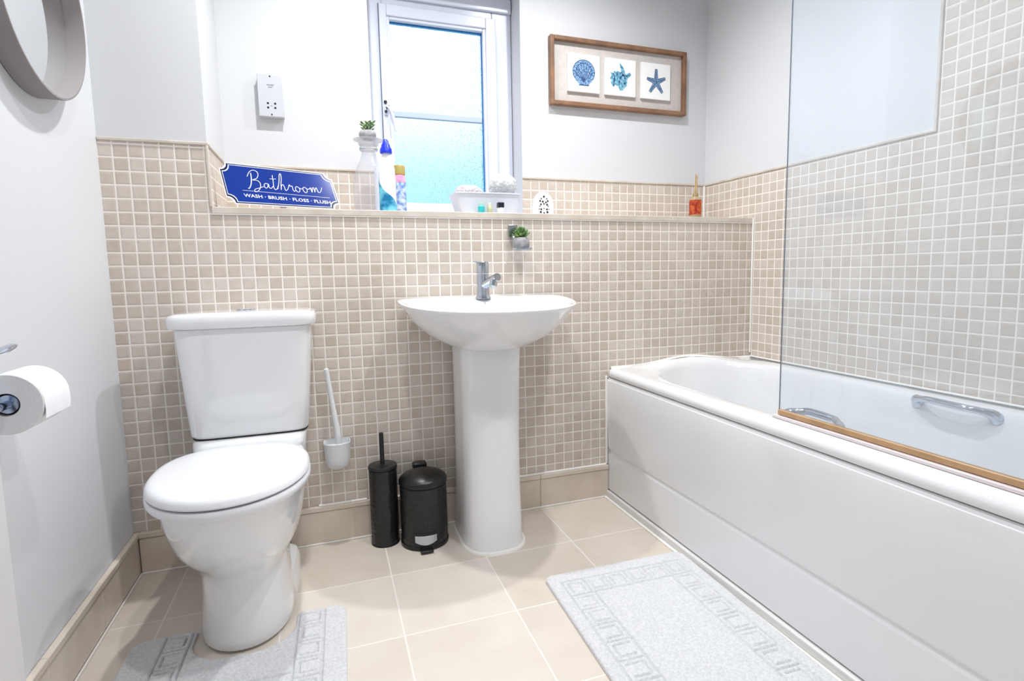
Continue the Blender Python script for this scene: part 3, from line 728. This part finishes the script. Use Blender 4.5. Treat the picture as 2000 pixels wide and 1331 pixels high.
# ------------------------------------------------------------------ text helper
def text_bm(body, size, bold=0, depth=.0004, xs=1.0):
    cu = bpy.data.curves.new('t', 'FONT'); cu.body = body; cu.size = size; cu.extrude = depth; cu.offset = bold
    cu.align_x = 'CENTER'; cu.align_y = 'CENTER'; cu.resolution_u = 2
    o = bpy.data.objects.new('t', cu); COL.objects.link(o)
    bpy.context.view_layer.update()
    me = bpy.data.meshes.new_from_object(o.evaluated_get(bpy.context.evaluated_depsgraph_get()))
    bm = NB(); bm.from_mesh(me); bpy.data.objects.remove(o); bpy.data.curves.remove(cu); bpy.data.meshes.remove(me)
    bmesh.ops.scale(bm, vec=(xs, 1, 1), verts=bm.verts)
    return bm
def place(bm, M4): bmesh.ops.transform(bm, matrix=M4, verts=bm.verts)
def basis(o, ex, ez):   # local x -> ex, local y -> ez (up), local z -> normal
    ex = Vector(ex).normalized(); ez = Vector(ez).normalized(); nn = ex.cross(ez).normalized(); ez = nn.cross(ex)
    M4 = Matrix((ex, ez, nn)).transposed().to_4x4(); M4.translation = Vector(o); return M4

# ------------------------------------------------------------------ shaver socket
so = root('shaver_socket', (.449, YR, 1.57), 'white shaver socket plate on the wall above the blue sign', 'socket')
bm = NB(); loft(bm, [[(x, y, z) for x, z in ((.408, 1.4965), (.490, 1.4965), (.490, 1.643), (.408, 1.643))] for y in (YR - .0005, YR - .024)])
SOCK = mat('socket_plastic', rgb(208, 210, 214), .3, var=(6, rgb(204, 206, 211)))
obj('back_box', bm, SOCK, so, bevel=.003)
bm = NB(); loft(bm, [[(x, y, z) for x, z in ((.4065, 1.495), (.4915, 1.495), (.4915, 1.6445), (.4065, 1.6445))] for y in (YR - .0245, YR - .030)])
fp = obj('face_plate', bm, SOCK, so, bevel=.0025)
YPL = YR - .0302
for x, z, r in ((.449, 1.636, .0026), (.449, 1.503, .0026)):
    bm = NB(); lathe(bm, (x, YPL, z), [(r, 0), (r, -.0006)], 14, 'Y'); obj('screw', bm, BL, fp)
bm = NB()
for x, z in ((.438, 1.542), (.462, 1.542), (.438, 1.527), (.462, 1.527)): lathe(bm, (x, YPL, z), [(.0036, 0), (.0036, -.0006)], 16, 'Y')
lathe(bm, (.450, YPL, 1.533), [(.0014, 0), (.0014, -.0006)], 10, 'Y')
obj('pin_holes', bm, BL, fp)
bm = text_bm('SHAVERS', .0058); place(bm, basis((.449, YPL - .0003, 1.606), (1, 0, 0), (0, 0, 1)))
b2 = text_bm('ONLY', .0050); place(b2, basis((.449, YPL - .0003, 1.598), (1, 0, 0), (0, 0, 1)))
GREYT = mat('grey_print', rgb(150, 152, 160), .6, var=(30, rgb(140, 142, 150)))
obj('lettering', bm, GREYT, fp, smooth=False); obj('lettering', b2, GREYT, fp, smooth=False)

# ------------------------------------------------------------------ framed seaside prints
pf = root('picture_frame', (1.885, YR, 1.77), 'brown wooden box frame holding three small blue sea prints', 'picture')
fx0, fx1, fz0, fz1, fd = 1.545, 2.226, 1.632, 1.915, .030
bm = NB(); w_ = .018
for (a0, a1, c0, c1) in ((fx0, fx0 + w_, fz0, fz1), (fx1 - w_, fx1, fz0, fz1), (fx0 + w_, fx1 - w_, fz0, fz0 + w_), (fx0 + w_, fx1 - w_, fz1 - w_, fz1)):
    box(bm, a0, a1, YR - fd, YR - .001, c0, c1)
obj('frame', bm, WOOD, pf, bevel=.003)
bm = NB(); box(bm, fx0 + w_, fx1 - w_, YR - .010, YR - .002, fz0 + w_, fz1 - w_); obj('backing', bm, LINEN, pf, smooth=False)
BLU = mat('blue_ink', rgb(52, 92, 148), .7, var=(170, rgb(150, 190, 220)))
BLU2 = mat('teal_ink', rgb(58, 120, 158), .7, var=(110, rgb(140, 200, 214)))
BLU3 = mat('slate_ink', rgb(60, 98, 140), .7, var=(260, rgb(140, 172, 200)))
DBL = mat('dark_blue_ink', rgb(34, 58, 110), .7, var=(200, rgb(60, 90, 146)))
YC = YR - .0222
def flat(bm, pts, y=YC, th=.0004): prism(bm, [(x, y, z) for x, z in pts], (0, -th, 0))
cards = []
for k, (a, b_) in enumerate(((1.627, 1.779), (1.807, 1.960), (1.989, 2.142))):
    bm = NB(); box(bm, a, b_, YR - .022, YR - .0102, 1.694, 1.851)
    c_ = obj('print_card', bm, CANVAS, pf, bevel=.001, label=('scallop shell print', 'conch shell print', 'starfish print')[k]); cards.append(c_)
# scallop
cxs, czs = 1.703, 1.776
pts = []
for k in range(25):
    a = math.radians(-42 + k * (264 / 24)); r = .050 * (1 + .035 * math.cos(k * math.pi))
    pts.append((cxs + r * 1.06 * math.cos(a), czs + .002 + r * math.sin(a)))
pts += [(cxs - .026, czs - .046), (cxs - .022, czs - .055), (cxs + .022, czs - .055), (cxs + .026, czs - .046)]
bm = NB(); flat(bm, pts); m_s = obj('motif', bm, BLU, cards[0], smooth=False)
bm = NB()
for k in range(-4, 5):
    a = math.radians(90 + k * 22); tube(bm, [(cxs, YC - .0006, czs - .04), (cxs + .044 * math.cos(a), YC - .0006, czs + .002 + .042 * math.sin(a))], .0011, 6)
for rr in (.050, .036):
    tube(bm, [(cxs + rr * 1.04 * math.cos(math.radians(q)), YC - .0006, czs + .002 + rr * math.sin(math.radians(q))) for q in range(-38, 220, 8)], .0012, 6)
tube(bm, [(cxs - .024, YC - .0006, czs - .053), (cxs + .024, YC - .0006, czs - .053)], .0013, 6)
obj('outline', bm, DBL, cards[0], smooth=False)
# conch
cxs, czs = 1.884, 1.768
rnd = random.Random(5)
pts = [(-.045, -.028), (-.036, -.040), (-.028, -.028), (-.012, -.036), (-.004, -.052), (.010, -.050), (.018, -.040), (.030, -.030), (.033, -.010), (.034, .004), (.044, .010), (.052, .020), (.046, .030), (.034, .024), (.022, .020), (.020, .034), (.012, .048), (.000, .062), (-.006, .064), (-.002, .046), (.002, .030), (-.004, .026), (-.016, .032), (-.022, .026), (-.034, .030), (-.036, .020), (-.050, .022), (-.046, .008), (-.056, -.002), (-.046, -.010), (-.050, -.020)]
bm = NB(); flat(bm, [(cxs + x, czs + z) for x, z in pts]); obj('motif', bm, BLU2, cards[1], smooth=False)
bm = NB()
for k in range(10):
    x, z = cxs + rnd.uniform(-.035, .024), czs + rnd.uniform(-.024, .018); flat(bm, [(x + .004 * math.cos(q) * 1.1, z + .005 * math.sin(q)) for q in [i * math.pi / 4 for i in range(8)]], YC - .0006)
tube(bm, [(cxs + x, YC - .0006, czs + z) for x, z in ((-.040, .02), (-.030, .0), (-.036, -.03))], .002, 6); tube(bm, [(cxs + x, YC - .0006, czs + z) for x, z in ((.002, .028), (.016, .012), (.036, .016))], .0018, 6)
obj('shading', bm, DBL, cards[1], smooth=False)
# starfish
cxs, czs = 2.066, 1.770
pts = []
for k in range(5):
    a = math.radians(90 + k * 72 + (4 if k in (1, 4) else 0)); R1 = (.056, .050, .056, .056, .052)[k]
    pts += [(cxs + R1 * math.cos(a - .09), czs + R1 * math.sin(a - .09)), (cxs + R1 * math.cos(a + .09), czs + R1 * math.sin(a + .09))]
    a2 = a + math.radians(36); pts.append((cxs + .017 * math.cos(a2), czs + .017 * math.sin(a2)))
bm = NB(); flat(bm, pts); obj('motif', bm, BLU3, cards[2], smooth=False)
bm = NB(); n = len(pts)
tube(bm, [(x, YC - .0006, z) for x, z in pts + pts[:1]], .0010, 6)
for k in range(5):
    a = math.radians(90 + k * 72); tube(bm, [(cxs, YC - .0006, czs), (cxs + .045 * math.cos(a), YC - .0006, czs + .045 * math.sin(a))], .0009, 6)
obj('outline', bm, DBL, cards[2], smooth=False)

# ------------------------------------------------------------------ enamel sign leaning on the shelf
SGC = ((.3255, 1.1521), (.6608, 1.1389), (.632, 1.2565), (.298, 1.2827))   # corners seen square-on: bl br tr tl
def sgn(u, v, off=0.0):
    (ax, az), (bx_, bz), (cx_, cz), (dx, dz) = SGC
    x = ax * (1 - u) * (1 - v) + bx_ * u * (1 - v) + cx_ * u * v + dx * (1 - u) * v
    z = az * (1 - u) * (1 - v) + bz * u * (1 - v) + cz * u * v + dz * (1 - u) * v
    return Vector((x, .030 + (z - ZS) * .2895 - off, z + off * .28))
def plaque(inset, r):
    W_, H_ = .335, .128; pts = []
    i_ = inset; rr = r + inset * .6
    for (cx_, cy_, a0) in ((W_ - i_, H_ - i_, 270), (i_, H_ - i_, 0), (i_, i_, 90), (W_ - i_, i_, 180)):
        for k in range(7):
            a = math.radians(a0 - k * 15)
            pts.append((cx_ + rr * math.cos(a) , cy_ + rr * math.sin(a)))
    return [(x / W_, y / H_) for x, y in pts]
def plaque_pts(inset, r, off):
    # walk the corners: tr, tl, bl, br with concave quarter circles
    W_, H_ = .335, .128; i_ = inset; rr = r + i_ * .35; out = []
    for (cx_, cy_, a0) in ((W_ - i_, H_ - i_, 270), (i_, H_ - i_, 360), (i_, i_, 90), (W_ - i_, i_, 180)):
        for k in range(8):
            a = math.radians(a0 - k * 90 / 7); out.append(sgn((cx_ + rr * math.cos(a)) / W_, (cy_ + rr * math.sin(a)) / H_, off))
    return out
sg = root('bathroom_sign', (.48, .05, ZS), 'blue enamel sign reading Bathroom, propped on the tiled shelf', 'sign')
SBLUE = mat('enamel_blue', rgb(8, 54, 150), .16, coat=.3, var=(8, rgb(6, 48, 140)))
SNAVY = mat('enamel_navy', rgb(24, 36, 84), .2, var=(12, rgb(20, 32, 78)))
SWHITE = mat('enamel_white', rgb(240, 240, 244), .18, var=(12, rgb(236, 236, 241)))
def player(name, inset, off, th, m):
    bm = NB(); a = plaque_pts(inset, .021, off); b_ = plaque_pts(inset, .021, off - th)
    va = [bm.verts.new(p) for p in a]; vb = [bm.verts.new(p) for p in b_]; n = len(va)
    bm.faces.new(va); bm.faces.new(vb[::-1])
    for i in range(n): bm.faces.new((va[i], vb[i], vb[(i + 1) % n], va[(i + 1) % n]))
    return obj(name, bm, m, sg, smooth=False)
player('plate', -.0025, .003, .003, SWHITE); player('outer_line', .0005, .0033, .0003, SNAVY); player('white_line', .0038, .0036, .0003, SWHITE); player('field', .0058, .0039, .0003, SBLUE)
OFFT = .0042
def stroke(bm, pts, r, k=5):
    q = smoothpath([(u, v, 0) for u, v in pts], k); tube(bm, [sgn(p.x, p.y, OFFT) for p in q], r, 7)
bm = NB(); T = .00125
L_ = [
 # B with stem, two bowls and tail loop
 ([(.262, .80), (.255, .66), (.238, .50), (.215, .40), (.205, .40)], T * 1.35),
 ([(.222, .70), (.250, .82), (.285, .88), (.318, .86), (.325, .78), (.305, .68), (.262, .62), (.300, .62), (.322, .56), (.315, .44), (.285, .34), (.258, .32), (.262, .38), (.300, .42), (.345, .47)], T),
 # a
 ([(.392, .55), (.368, .56), (.352, .50), (.360, .44), (.380, .46), (.394, .55), (.396, .46), (.410, .44), (.432, .50)], T),
 # t
 ([(.452, .80), (.444, .62), (.436, .48), (.444, .42), (.462, .44), (.478, .52)], T), ([(.420, .70), (.448, .695), (.476, .71)], T * .9),
 # h
 ([(.470, .44), (.500, .66), (.520, .84), (.532, .85), (.528, .74), (.510, .58), (.498, .42), (.508, .52), (.526, .57), (.534, .50), (.534, .43), (.546, .42), (.566, .48)], T),
 # r
 ([(.566, .48), (.580, .56), (.586, .58), (.590, .54), (.606, .55), (.606, .46), (.614, .41), (.630, .44)], T),
 # o o
 ([(.660, .54), (.640, .54), (.632, .46), (.646, .40), (.664, .42), (.670, .50), (.656, .54), (.676, .50), (.700, .50)], T),
 ([(.728, .54), (.708, .54), (.700, .46), (.714, .40), (.732, .42), (.738, .50), (.724, .54), (.744, .50), (.764, .52)], T),
 # m
 ([(.764, .50), (.776, .55), (.778, .42), (.790, .52), (.802, .56), (.806, .48), (.806, .43), (.818, .53), (.830, .56), (.834, .48), (.842, .43), (.862, .46), (.884, .58)], T)]
for pts, r in L_: stroke(bm, pts, r, 5)
SL = obj('lettering', bm, SWHITE, sg)
bm = NB(); tube(bm, [sgn(.15, .335, OFFT), sgn(.93, .300, OFFT)], .0007, 6); obj('rule', bm, SWHITE, sg)
bm = text_bm('WASH \u00b7 BRUSH \u00b7 FLOSS \u00b7 FLUSH', .0158, .0003, .0003)
ctr = sgn(.54, .185, OFFT); ex_ = sgn(.9, .165, OFFT) - sgn(.2, .205, OFFT); ez_ = sgn(.5, .9, OFFT) - sgn(.5, .1, OFFT)
xs_ = [v.co.x for v in bm.verts]; k_ = .262 / (max(xs_) - min(xs_)); bmesh.ops.scale(bm, vec=(k_, 1, 1), verts=bm.verts)
ys_ = ez_.normalized(); exn = ex_.normalized(); nn = exn.cross(ys_).normalized()
M4 = Matrix((exn, ys_, nn)).transposed().to_4x4(); M4.translation = ctr; place(bm, M4)
obj('lettering', bm, SWHITE, sg, smooth=False)
bm = NB()   # small strut behind that props it up
prism(bm, [(.47, .060, 1.225), (.49, .060, 1.225), (.49, .11, ZS + .0005), (.47, .11, ZS + .0005)], (0, .003, 0)); obj('prop_strut', bm, SWHITE, sg, smooth=False)

# ------------------------------------------------------------------ things on the shelf
def leaf(bm, base, d, length, wid, thick):
    d = Vector(d).normalized(); up = Vector((0, 0, 1)); s = d.cross(up)
    s = s.normalized() if s.length > .05 else Vector((1, 0, 0)); n_ = s.cross(d)
    rings = []
    for t_, w_ in ((0, .35), (.25, .8), (.55, 1), (.8, .75), (.95, .35), (1, .05)):
        c = Vector(base) + d * length * t_ + n_ * (length * .18 * t_ * t_)
        rings.append([c + s * (wid * w_ * math.cos(a)) + n_ * (thick * w_ * math.sin(a)) for a in [2 * math.pi * k / 8 for k in range(8)]])
    loft(bm, rings)
def succulent(name, x, y, z, r, h, label, mode, seed):
    rt = root(name, (x, y, z), label, 'plant', 'potted succulents')
    bm = NB(); 
    prof = [(r * .62, 0), (r * .85, h * .12), (r, h * .42), (r * .97, h * .72), (r * .80, h * .95), (r * .70, h), (r * .55, h * .97)] if mode == 0 else [(r * .80, 0), (r * .95, h * .15), (r, h * .5), (r * .92, h * .88), (r * .80, h), (r * .6, h * .97)]
    lathe(bm, (x, y, z), prof, 32)
    for v in bm.verts:
        a = math.atan2(v.co.y - y, v.co.x - x); k = 1 + .05 * math.cos(3 * a + seed)
        v.co.x = x + (v.co.x - x) * k; v.co.y = y + (v.co.y - y) * k
    obj('pot', bm, STONE, rt)
    rnd = random.Random(seed); bm = NB()
    if mode == 0:    # upright stem of paired round leaves, leaning a little
        for s_ in range(3):
            ox = (-.30, .25, -.02)[s_] * r * 1.2; lean = (-.2, .25, .05)[s_]
            for k in range(5 if s_ else 4):
                zz = z + h * .95 + .005 + k * .0065
                xx = x + ox + lean * (zz - z - h)
                for q in (0, 1):
                    a = rnd.uniform(0, .5) + k * 1.35 + q * math.pi
                    leaf(bm, (xx, y, zz), (math.cos(a), math.sin(a), .35), r * .50, r * .17, r * .09)
    else:            # rosette
        for k in range(34):
            a = k * 2.399; el = 1.35 - 1.25 * (k / 34) ** .8
            d = (math.cos(a) * math.cos(el), math.sin(a) * math.cos(el), math.sin(el))
            leaf(bm, (x + d[0] * r * .15, y + d[1] * r * .15, z + h * .95 + .012 * (1 - k / 40)), d, r * (1.0 + .1 * rnd.random()), r * .24, r * .12)
    obj('leaves', bm, LEAF, rt)
    return rt

# glass carafe with a dish on its neck
VG = bpy.data.materials.new('pale_clear_glass'); VG.use_nodes = True
nt = VG.node_tree; nt.nodes.clear()
o_ = nt.nodes.new('ShaderNodeOutputMaterial'); m1 = nt.nodes.new('ShaderNodeMixShader'); m2 = nt.nodes.new('ShaderNodeMixShader'); lw = nt.nodes.new('ShaderNodeLayerWeight'); pwv = nt.nodes.new('ShaderNodeMath'); pwv.operation = 'POWER'; pwv.inputs[1].default_value = 5; nt.links.new(lw.outputs['Facing'], pwv.inputs[0]); mlv = nt.nodes.new('ShaderNodeMath'); mlv.operation = 'MULTIPLY_ADD'; mlv.inputs[1].default_value = .55; mlv.inputs[2].default_value = .04; nt.links.new(pwv.outputs[0], mlv.inputs[0])
tr = nt.nodes.new('ShaderNodeBsdfTransparent'); gl = nt.nodes.new('ShaderNodeBsdfGlossy'); df = nt.nodes.new('ShaderNodeBsdfDiffuse'); gl.inputs['Roughness'].default_value = .06
tr.inputs[0].default_value = (.97, .97, .985, 1); df.inputs[0].default_value = (.72, .72, .75, 1); m1.inputs[0].default_value = .20
nt.links.new(tr.outputs[0], m1.inputs[1]); nt.links.new(df.outputs[0], m1.inputs[2]); nt.links.new(mlv.outputs[0], m2.inputs[0])
nt.links.new(m1.outputs[0], m2.inputs[1]); nt.links.new(gl.outputs[0], m2.inputs[2]); nt.links.new(m2.outputs[0], o_.inputs[0])
VG2 = VG.copy(); VG2.name = 'milky_glass'
for n_ in VG2.node_tree.nodes:
    if n_.type == 'MIX_SHADER' and not n_.inputs[0].is_linked: n_.inputs[0].default_value = .5
vx, vy = .775, .20
va = root('glass_carafe', (vx, vy, ZS), 'clear glass carafe with a wide rim holding a small potted plant', 'carafe')
bm = NB()
lathe(bm, (vx, vy, ZS), [(.030, .0005), (.050, .001), (.055, .008), (.060, .05), (.0615, .095), (.060, .125), (.053, .155), (.041, .185), (.031, .205), (.026, .222), (.025, .232)], 48, caps=(True, False))
obj('body', bm, VG, va)
bm = NB(); lathe(bm, (vx, vy, ZS), [(.0255, .2325), (.031, .236), (.0335, .243), (.031, .250), (.0255, .253)], 24, caps=(True, True))
obj('stopper_ring', bm, mat('cut_glass', (.93, .95, .98, 1), .05, trans=.9, ior=1.3, bump=(200, .3)), va, autos=10)
bm = NB(); lathe(bm, (vx, vy, ZS), [(.026, .2535), (.034, .256), (.037, .264), (.040, .272), (.053, .2745), (.054, .276), (.050, .2775), (.036, .2765)], 40); obj('dish', bm, VG2, va)
succulent('potted_succulent', vx, vy, ZS + .2775, .031, .031, 'small green succulent in a grey pot on top of the glass carafe', 0, 3)

# toilet cleaner bottle
qx, qy = .8235, .075
cb_ = root('cleaner_bottle', (qx, qy, ZS), 'white cleaner bottle with bright blue cap and teal label', 'bottle')
bm = NB()
loft(bm, [rring(qx - a, qx + a, qy - b2_, qy + b2_, ZS + z, 2.6, 40) for z, a, b2_ in ((.0005, .026, .018), (.004, .029, .020), (.10, .029, .020), (.150, .0275, .019), (.178, .022, .016), (.192, .0165, .013), (.200, .013, .012), (.208, .012, .012))])
obj('body', bm, mat('bottle_white', rgb(240, 243, 248), .25, var=(4, rgb(238, 241, 247))), cb_)
CAPB = mat('cap_blue', rgb(6, 52, 214), .3, var=(10, rgb(4, 44, 200)))
bm = NB(); lathe(bm, (qx, qy, ZS), [(.0190, .2045), (.0212, .207), (.0205, .219), (.0155, .227), (.0145, .234), (.0105, .240), (.0092, .249), (.005, .253)], 24); obj('cap', bm, CAPB, cb_)
bm = NB(); 
LAB = mat('teal_label', rgb(10, 120, 168), .35, var=(26, rgb(120, 210, 232)))
pts = []
N_ = 18
for i in range(N_ + 1):   # label follows the front, swept down to the right
    t_ = math.pi + math.pi * i / N_; x = qx + .0296 * spow(math.cos(t_), 2 / 2.6); y = qy + .0206 * spow(math.sin(t_), 2 / 2.6)
    zt = ZS + .125 - .105 * max(0, (i / N_)) ** .8
    pts.append([(x, y, ZS + .006), (x, y, (ZS + .006 + zt) / 2), (x, y, zt), (x + (qx - x) * .02, y + (qy - y) * .02, zt), (x + (qx - x) * .02, y + (qy - y) * .02, ZS + .006)])
loft(bm, pts); obj('label', bm, LAB, cb_)

# air freshener can
qx, qy = .884, .215
ac = root('spray_can', (qx, qy, ZS), 'slim spray can with amber cap and pink and blue floral print', 'spray can')
CAN = mat('floral_print', rgb(92, 138, 208), .35, var=(55, rgb(214, 226, 244)))
CANP = mat('pink_print', rgb(232, 120, 176), .35, var=(40, rgb(244, 178, 204)))
bm = NB(); lathe(bm, (qx, qy, ZS), [(.0225, .0005), (.0235, .003), (.0235, .128)], 36, caps=(True, True)); obj('can', bm, CAN, ac)
bm = NB(); lathe(bm, (qx, qy, ZS), [(.0235, .1285), (.0225, .150), (.021, .156)], 36); obj('shoulder', bm, CANP, ac)
bm = NB(); lathe(bm, (qx, qy, ZS), [(.0205, .1565), (.0225, .158), (.0225, .185), (.0205, .191), (.016, .1925)], 36); obj('cap', bm, mat('amber_cap', rgb(196, 142, 62), .25, var=(20, rgb(170, 160, 92))), ac)

# white basket of toiletries with puffs
bk = root('toiletry_tub', (1.21, .15, ZS), 'white plastic tub of toiletries standing under the window', 'tub')
bm = NB()
TB = mat('tub_white', rgb(222, 226, 236), .3, var=(6, rgb(216, 222, 234)))
def tubr(g, z, k):
    return rring(lerp(1.098, 1.070, k) + g, lerp(1.318, 1.326, k) - g, lerp(.096, .085, k) + g, lerp(.215, .225, k) - g, z, 8, 56)
loft(bm, [tubr(0, ZS + .0005, 0), tubr(0, ZS + .03, .4), tubr(0, ZS + .080, 1), tubr(-.003, ZS + .081, 1), tubr(-.003, ZS + .085, 1), tubr(.002, ZS + .086, 1), tubr(.003, ZS + .04, .5), tubr(.003, ZS + .006, .1)])
obj('basket', bm, TB, bk)
def puff(name, x, y, z, r, label, m, sz=1, seed=1):
    # scrunched net: a ball whose surface is thrown into many small ruffles
    from mathutils import noise
    bm = NB(); bmesh.ops.create_icosphere(bm, subdivisions=5, radius=1)
    for v in bm.verts:
        d = v.co.normalized(); q = d * 2.6 + Vector((seed * 3.1, 0, 0))
        n1 = noise.noise(q); w1 = abs(math.sin(9 * (n1 + .45 * noise.noise(d * 5 + Vector((0, seed, 0))))))
        big = noise.noise(d * 1.7 + Vector((seed, seed, 0)))
        k = r * (.80 + .20 * w1 + .16 * big + .05 * noise.noise(d * 14))
        v.co = Vector((x + d.x * k, y + d.y * k * .85, z + d.z * k * sz))
    return setp(obj(name, bm, m, None, loc=(x, y, z), autos=180), label, 'bath puff', 'bath puffs in the toiletry tub')
def netmat(name, col):
    m = bpy.data.materials.new(name); m.use_nodes = True; nt = m.node_tree; nt.nodes.clear()
    o = nt.nodes.new('ShaderNodeOutputMaterial'); mx = nt.nodes.new('ShaderNodeMixShader'); d = nt.nodes.new('ShaderNodeBsdfDiffuse'); t = nt.nodes.new('ShaderNodeBsdfTranslucent'); n = nt.nodes.new('ShaderNodeTexNoise'); c = nt.nodes.new('ShaderNodeValToRGB')
    n.inputs['Scale'].default_value = 45; c.color_ramp.elements[0].position = .4; c.color_ramp.elements[0].color = (.96, .96, .96, 1); c.color_ramp.elements[1].position = .62; c.color_ramp.elements[1].color = col
    nt.links.new(n.outputs['Fac'], c.inputs[0]); nt.links.new(c.outputs[0], d.inputs[0]); nt.links.new(c.outputs[0], t.inputs[0])
    mx.inputs[0].default_value = .5; nt.links.new(d.outputs[0], mx.inputs[1]); nt.links.new(t.outputs[0], mx.inputs[2]); nt.links.new(mx.outputs[0], o.inputs[0]); return m
PUFW = netmat('puff_white', (.95, .95, .94, 1)); PUFP = netmat('puff_pale_pink', (.93, .80, .88, 1))
puff('bath_puff', 1.272, .150, 1.256, .055, 'white net bath puff heaped at the right end of the tub', PUFW, .85, 4)
puff('bath_puff', 1.134, .155, 1.222, .055, 'pale pink and white net puff spilling over the left of the tub', PUFP, .62, 9)
def mini(name, x, y, h, r, mb, mc, label, sq=False):
    rt = root(name, (x, y, ZS), label, 'bottle', 'travel bottles in front of the tub')
    bm = NB(); lathe(bm, (x, y, ZS), [(r * .9, .0005), (r, .003), (r, h * .66), (r * .8, h * .72)], 24); obj('body', bm, mb, rt)
    bm = NB()
    if sq: box(bm, x - r * .92, x + r * .92, y - r * .92, y + r * .92, ZS + h * .725, ZS + h * 1.22)
    else: lathe(bm, (x, y, ZS), [(r * .75, h * .725), (r * .75, h * .97), (r * .6, h)], 20)
    obj('cap', bm, mc, rt, bevel=.001 if sq else 0)
mini('travel_bottle', 1.160, .062, .043, .0125, mat('turquoise_gel', rgb(60, 196, 196), .25, var=(30, rgb(40, 176, 184))), mat('pale_green_cap', rgb(176, 214, 200), .3, var=(30, rgb(168, 206, 194))), 'small turquoise travel bottle in front of the toiletry tub')
mini('travel_bottle', 1.192, .062, .043, .0100, mat('olive_gel', rgb(186, 190, 150), .25, var=(30, rgb(176, 182, 140))), mat('pale_cap', rgb(214, 216, 204), .3, var=(30, rgb(206, 208, 196))), 'small pale olive travel bottle in front of the toiletry tub')
mini('travel_bottle', 1.234, .062, .0375, .0125, mat('mini_white', rgb(240, 240, 244), .25, var=(30, rgb(236, 236, 240))), mat('cap_black', rgb(24, 28, 44), .3, var=(30, rgb(20, 24, 38))), 'tiny white bottle with a square black cap, before the toiletry tub', True)

# white arched ornament with a pattern of holes
ar = root('air_freshener', (1.427, .11, ZS), 'white arched air freshener pierced with dark holes on the shelf', 'air freshener')
bm = NB(); ax_, aw = 1.427, .043
arch = [(ax_ - aw, ZS + .0005), (ax_ + aw, ZS + .0005)] + [(ax_ + aw * math.cos(a), ZS + .044 + .0545 * math.sin(a)) for a in [math.pi * k / 24 for k in range(25)]]
prism(bm, [(x, .105, z) for x, z in arch], (0, .022, 0)); obj('body', bm, PLAST, ar, bevel=.006)
bm = NB(); rnd = random.Random(2)
for x, z, r in ((0, .079, .0038), (-.011, .071, .0024), (.012, .071, .0024), (-.016, .062, .0034), (-.005, .060, .0036), (.016, .062, .0034), (.008, .057, .0034), (-.013, .049, .0034), (0, .051, .003), (.013, .048, .0036), (-.018, .042, .002), (.018, .042, .002), (-.012, .030, .0036), (.012, .030, .0036), (-.020, .031, .002), (.020, .031, .002), (0, .033, .002), (-.014, .019, .0042), (.014, .019, .0042), (0, .016, .003)):
    lathe(bm, (ax_ + x, .1035, ZS + z), [(r, .0), (r * .9, .006)], 8, 'Y')
obj('perforations', bm, BL, ar)

# reed diffuser
dx_, dy_ = 2.218, .215
rd = root('reed_diffuser', (dx_, dy_, ZS), 'small reed diffuser with red and orange label in the corner of the shelf', 'diffuser')
bm = NB(); loft(bm, [rring(dx_ - a, dx_ + a, dy_ - a, dy_ + a, ZS + z, 5, 32) for z, a in ((.0005, .0195), (.004, .0215), (.105, .0215), (.112, .018), (.116, .011), (.130, .0105))])
obj('bottle', bm, mat('diffuser_oil_glass', rgb(206, 184, 150), .1, trans=.3, var=(12, rgb(196, 172, 136))), rd)
bm = NB(); loft(bm, [rring(dx_ - .022, dx_ + .022, dy_ - .022, dy_ + .022, ZS + z, 5, 32) for z in (.034, .100)]); obj('label', bm, mat('red_orange_label', rgb(150, 18, 26), .5, var=(60, rgb(206, 96, 34))), rd)
bm = NB(); lathe(bm, (dx_, dy_, ZS), [(.0125, .1165), (.0125, .130)], 20); obj('collar', bm, mat('gold_collar', rgb(196, 176, 110), .3, metal=.6, var=(20, rgb(180, 160, 96))), rd)
REED = mat('reed', rgb(216, 192, 146), .7, var=(60, rgb(190, 164, 118)))
for k, (ox, oy) in enumerate(((-.006, 0), (-.001, .003), (.004, 0), (.001, -.004), (.007, .002))):
    bm = NB(); tube(bm, [(dx_ + ox * .5, dy_ + oy * .5, ZS + .118), (dx_ + ox + .004, dy_ + oy, ZS + .218 - k * .003)], .0022, 8); obj('reed', bm, REED, rd)

# chrome wall dish with plant
wd = root('wall_soap_dish', (1.276, -.04, 1.0), 'chrome and glass soap dish fixed to the tiles above the basin', 'soap dish')
bm = NB(); box(bm, 1.240, 1.276, -.010, -.0015, 1.046, 1.092); obj('wall_plate', bm, mat('brushed_chrome', (.48, .48, .5, 1), .25, metal=1, bump=(8, .05)), wd, bevel=.002)
bm = NB(); tube(bm, [(1.258, -.010, 1.052), (1.258, -.030, 1.030), (1.262, -.036, 1.010)], .005, 12); obj('bracket', bm, CHROME, wd)
bm = NB()
loft(bm, [rring(1.246, 1.308, -.075, -.012, .998, 5, 40), rring(1.243, 1.311, -.078, -.009, 1.0, 5, 40), rring(1.242, 1.312, -.079, -.008, 1.006, 5, 40), rring(1.247, 1.307, -.074, -.013, 1.0065, 5, 40), rring(1.249, 1.305, -.072, -.015, 1.003, 5, 40)])
obj('tray', bm, CHROME, wd)
succulent('potted_succulent', 1.277, -.044, 1.0035, .030, .040, 'green rosette succulent in a grey pot on the chrome wall dish', 1, 6)
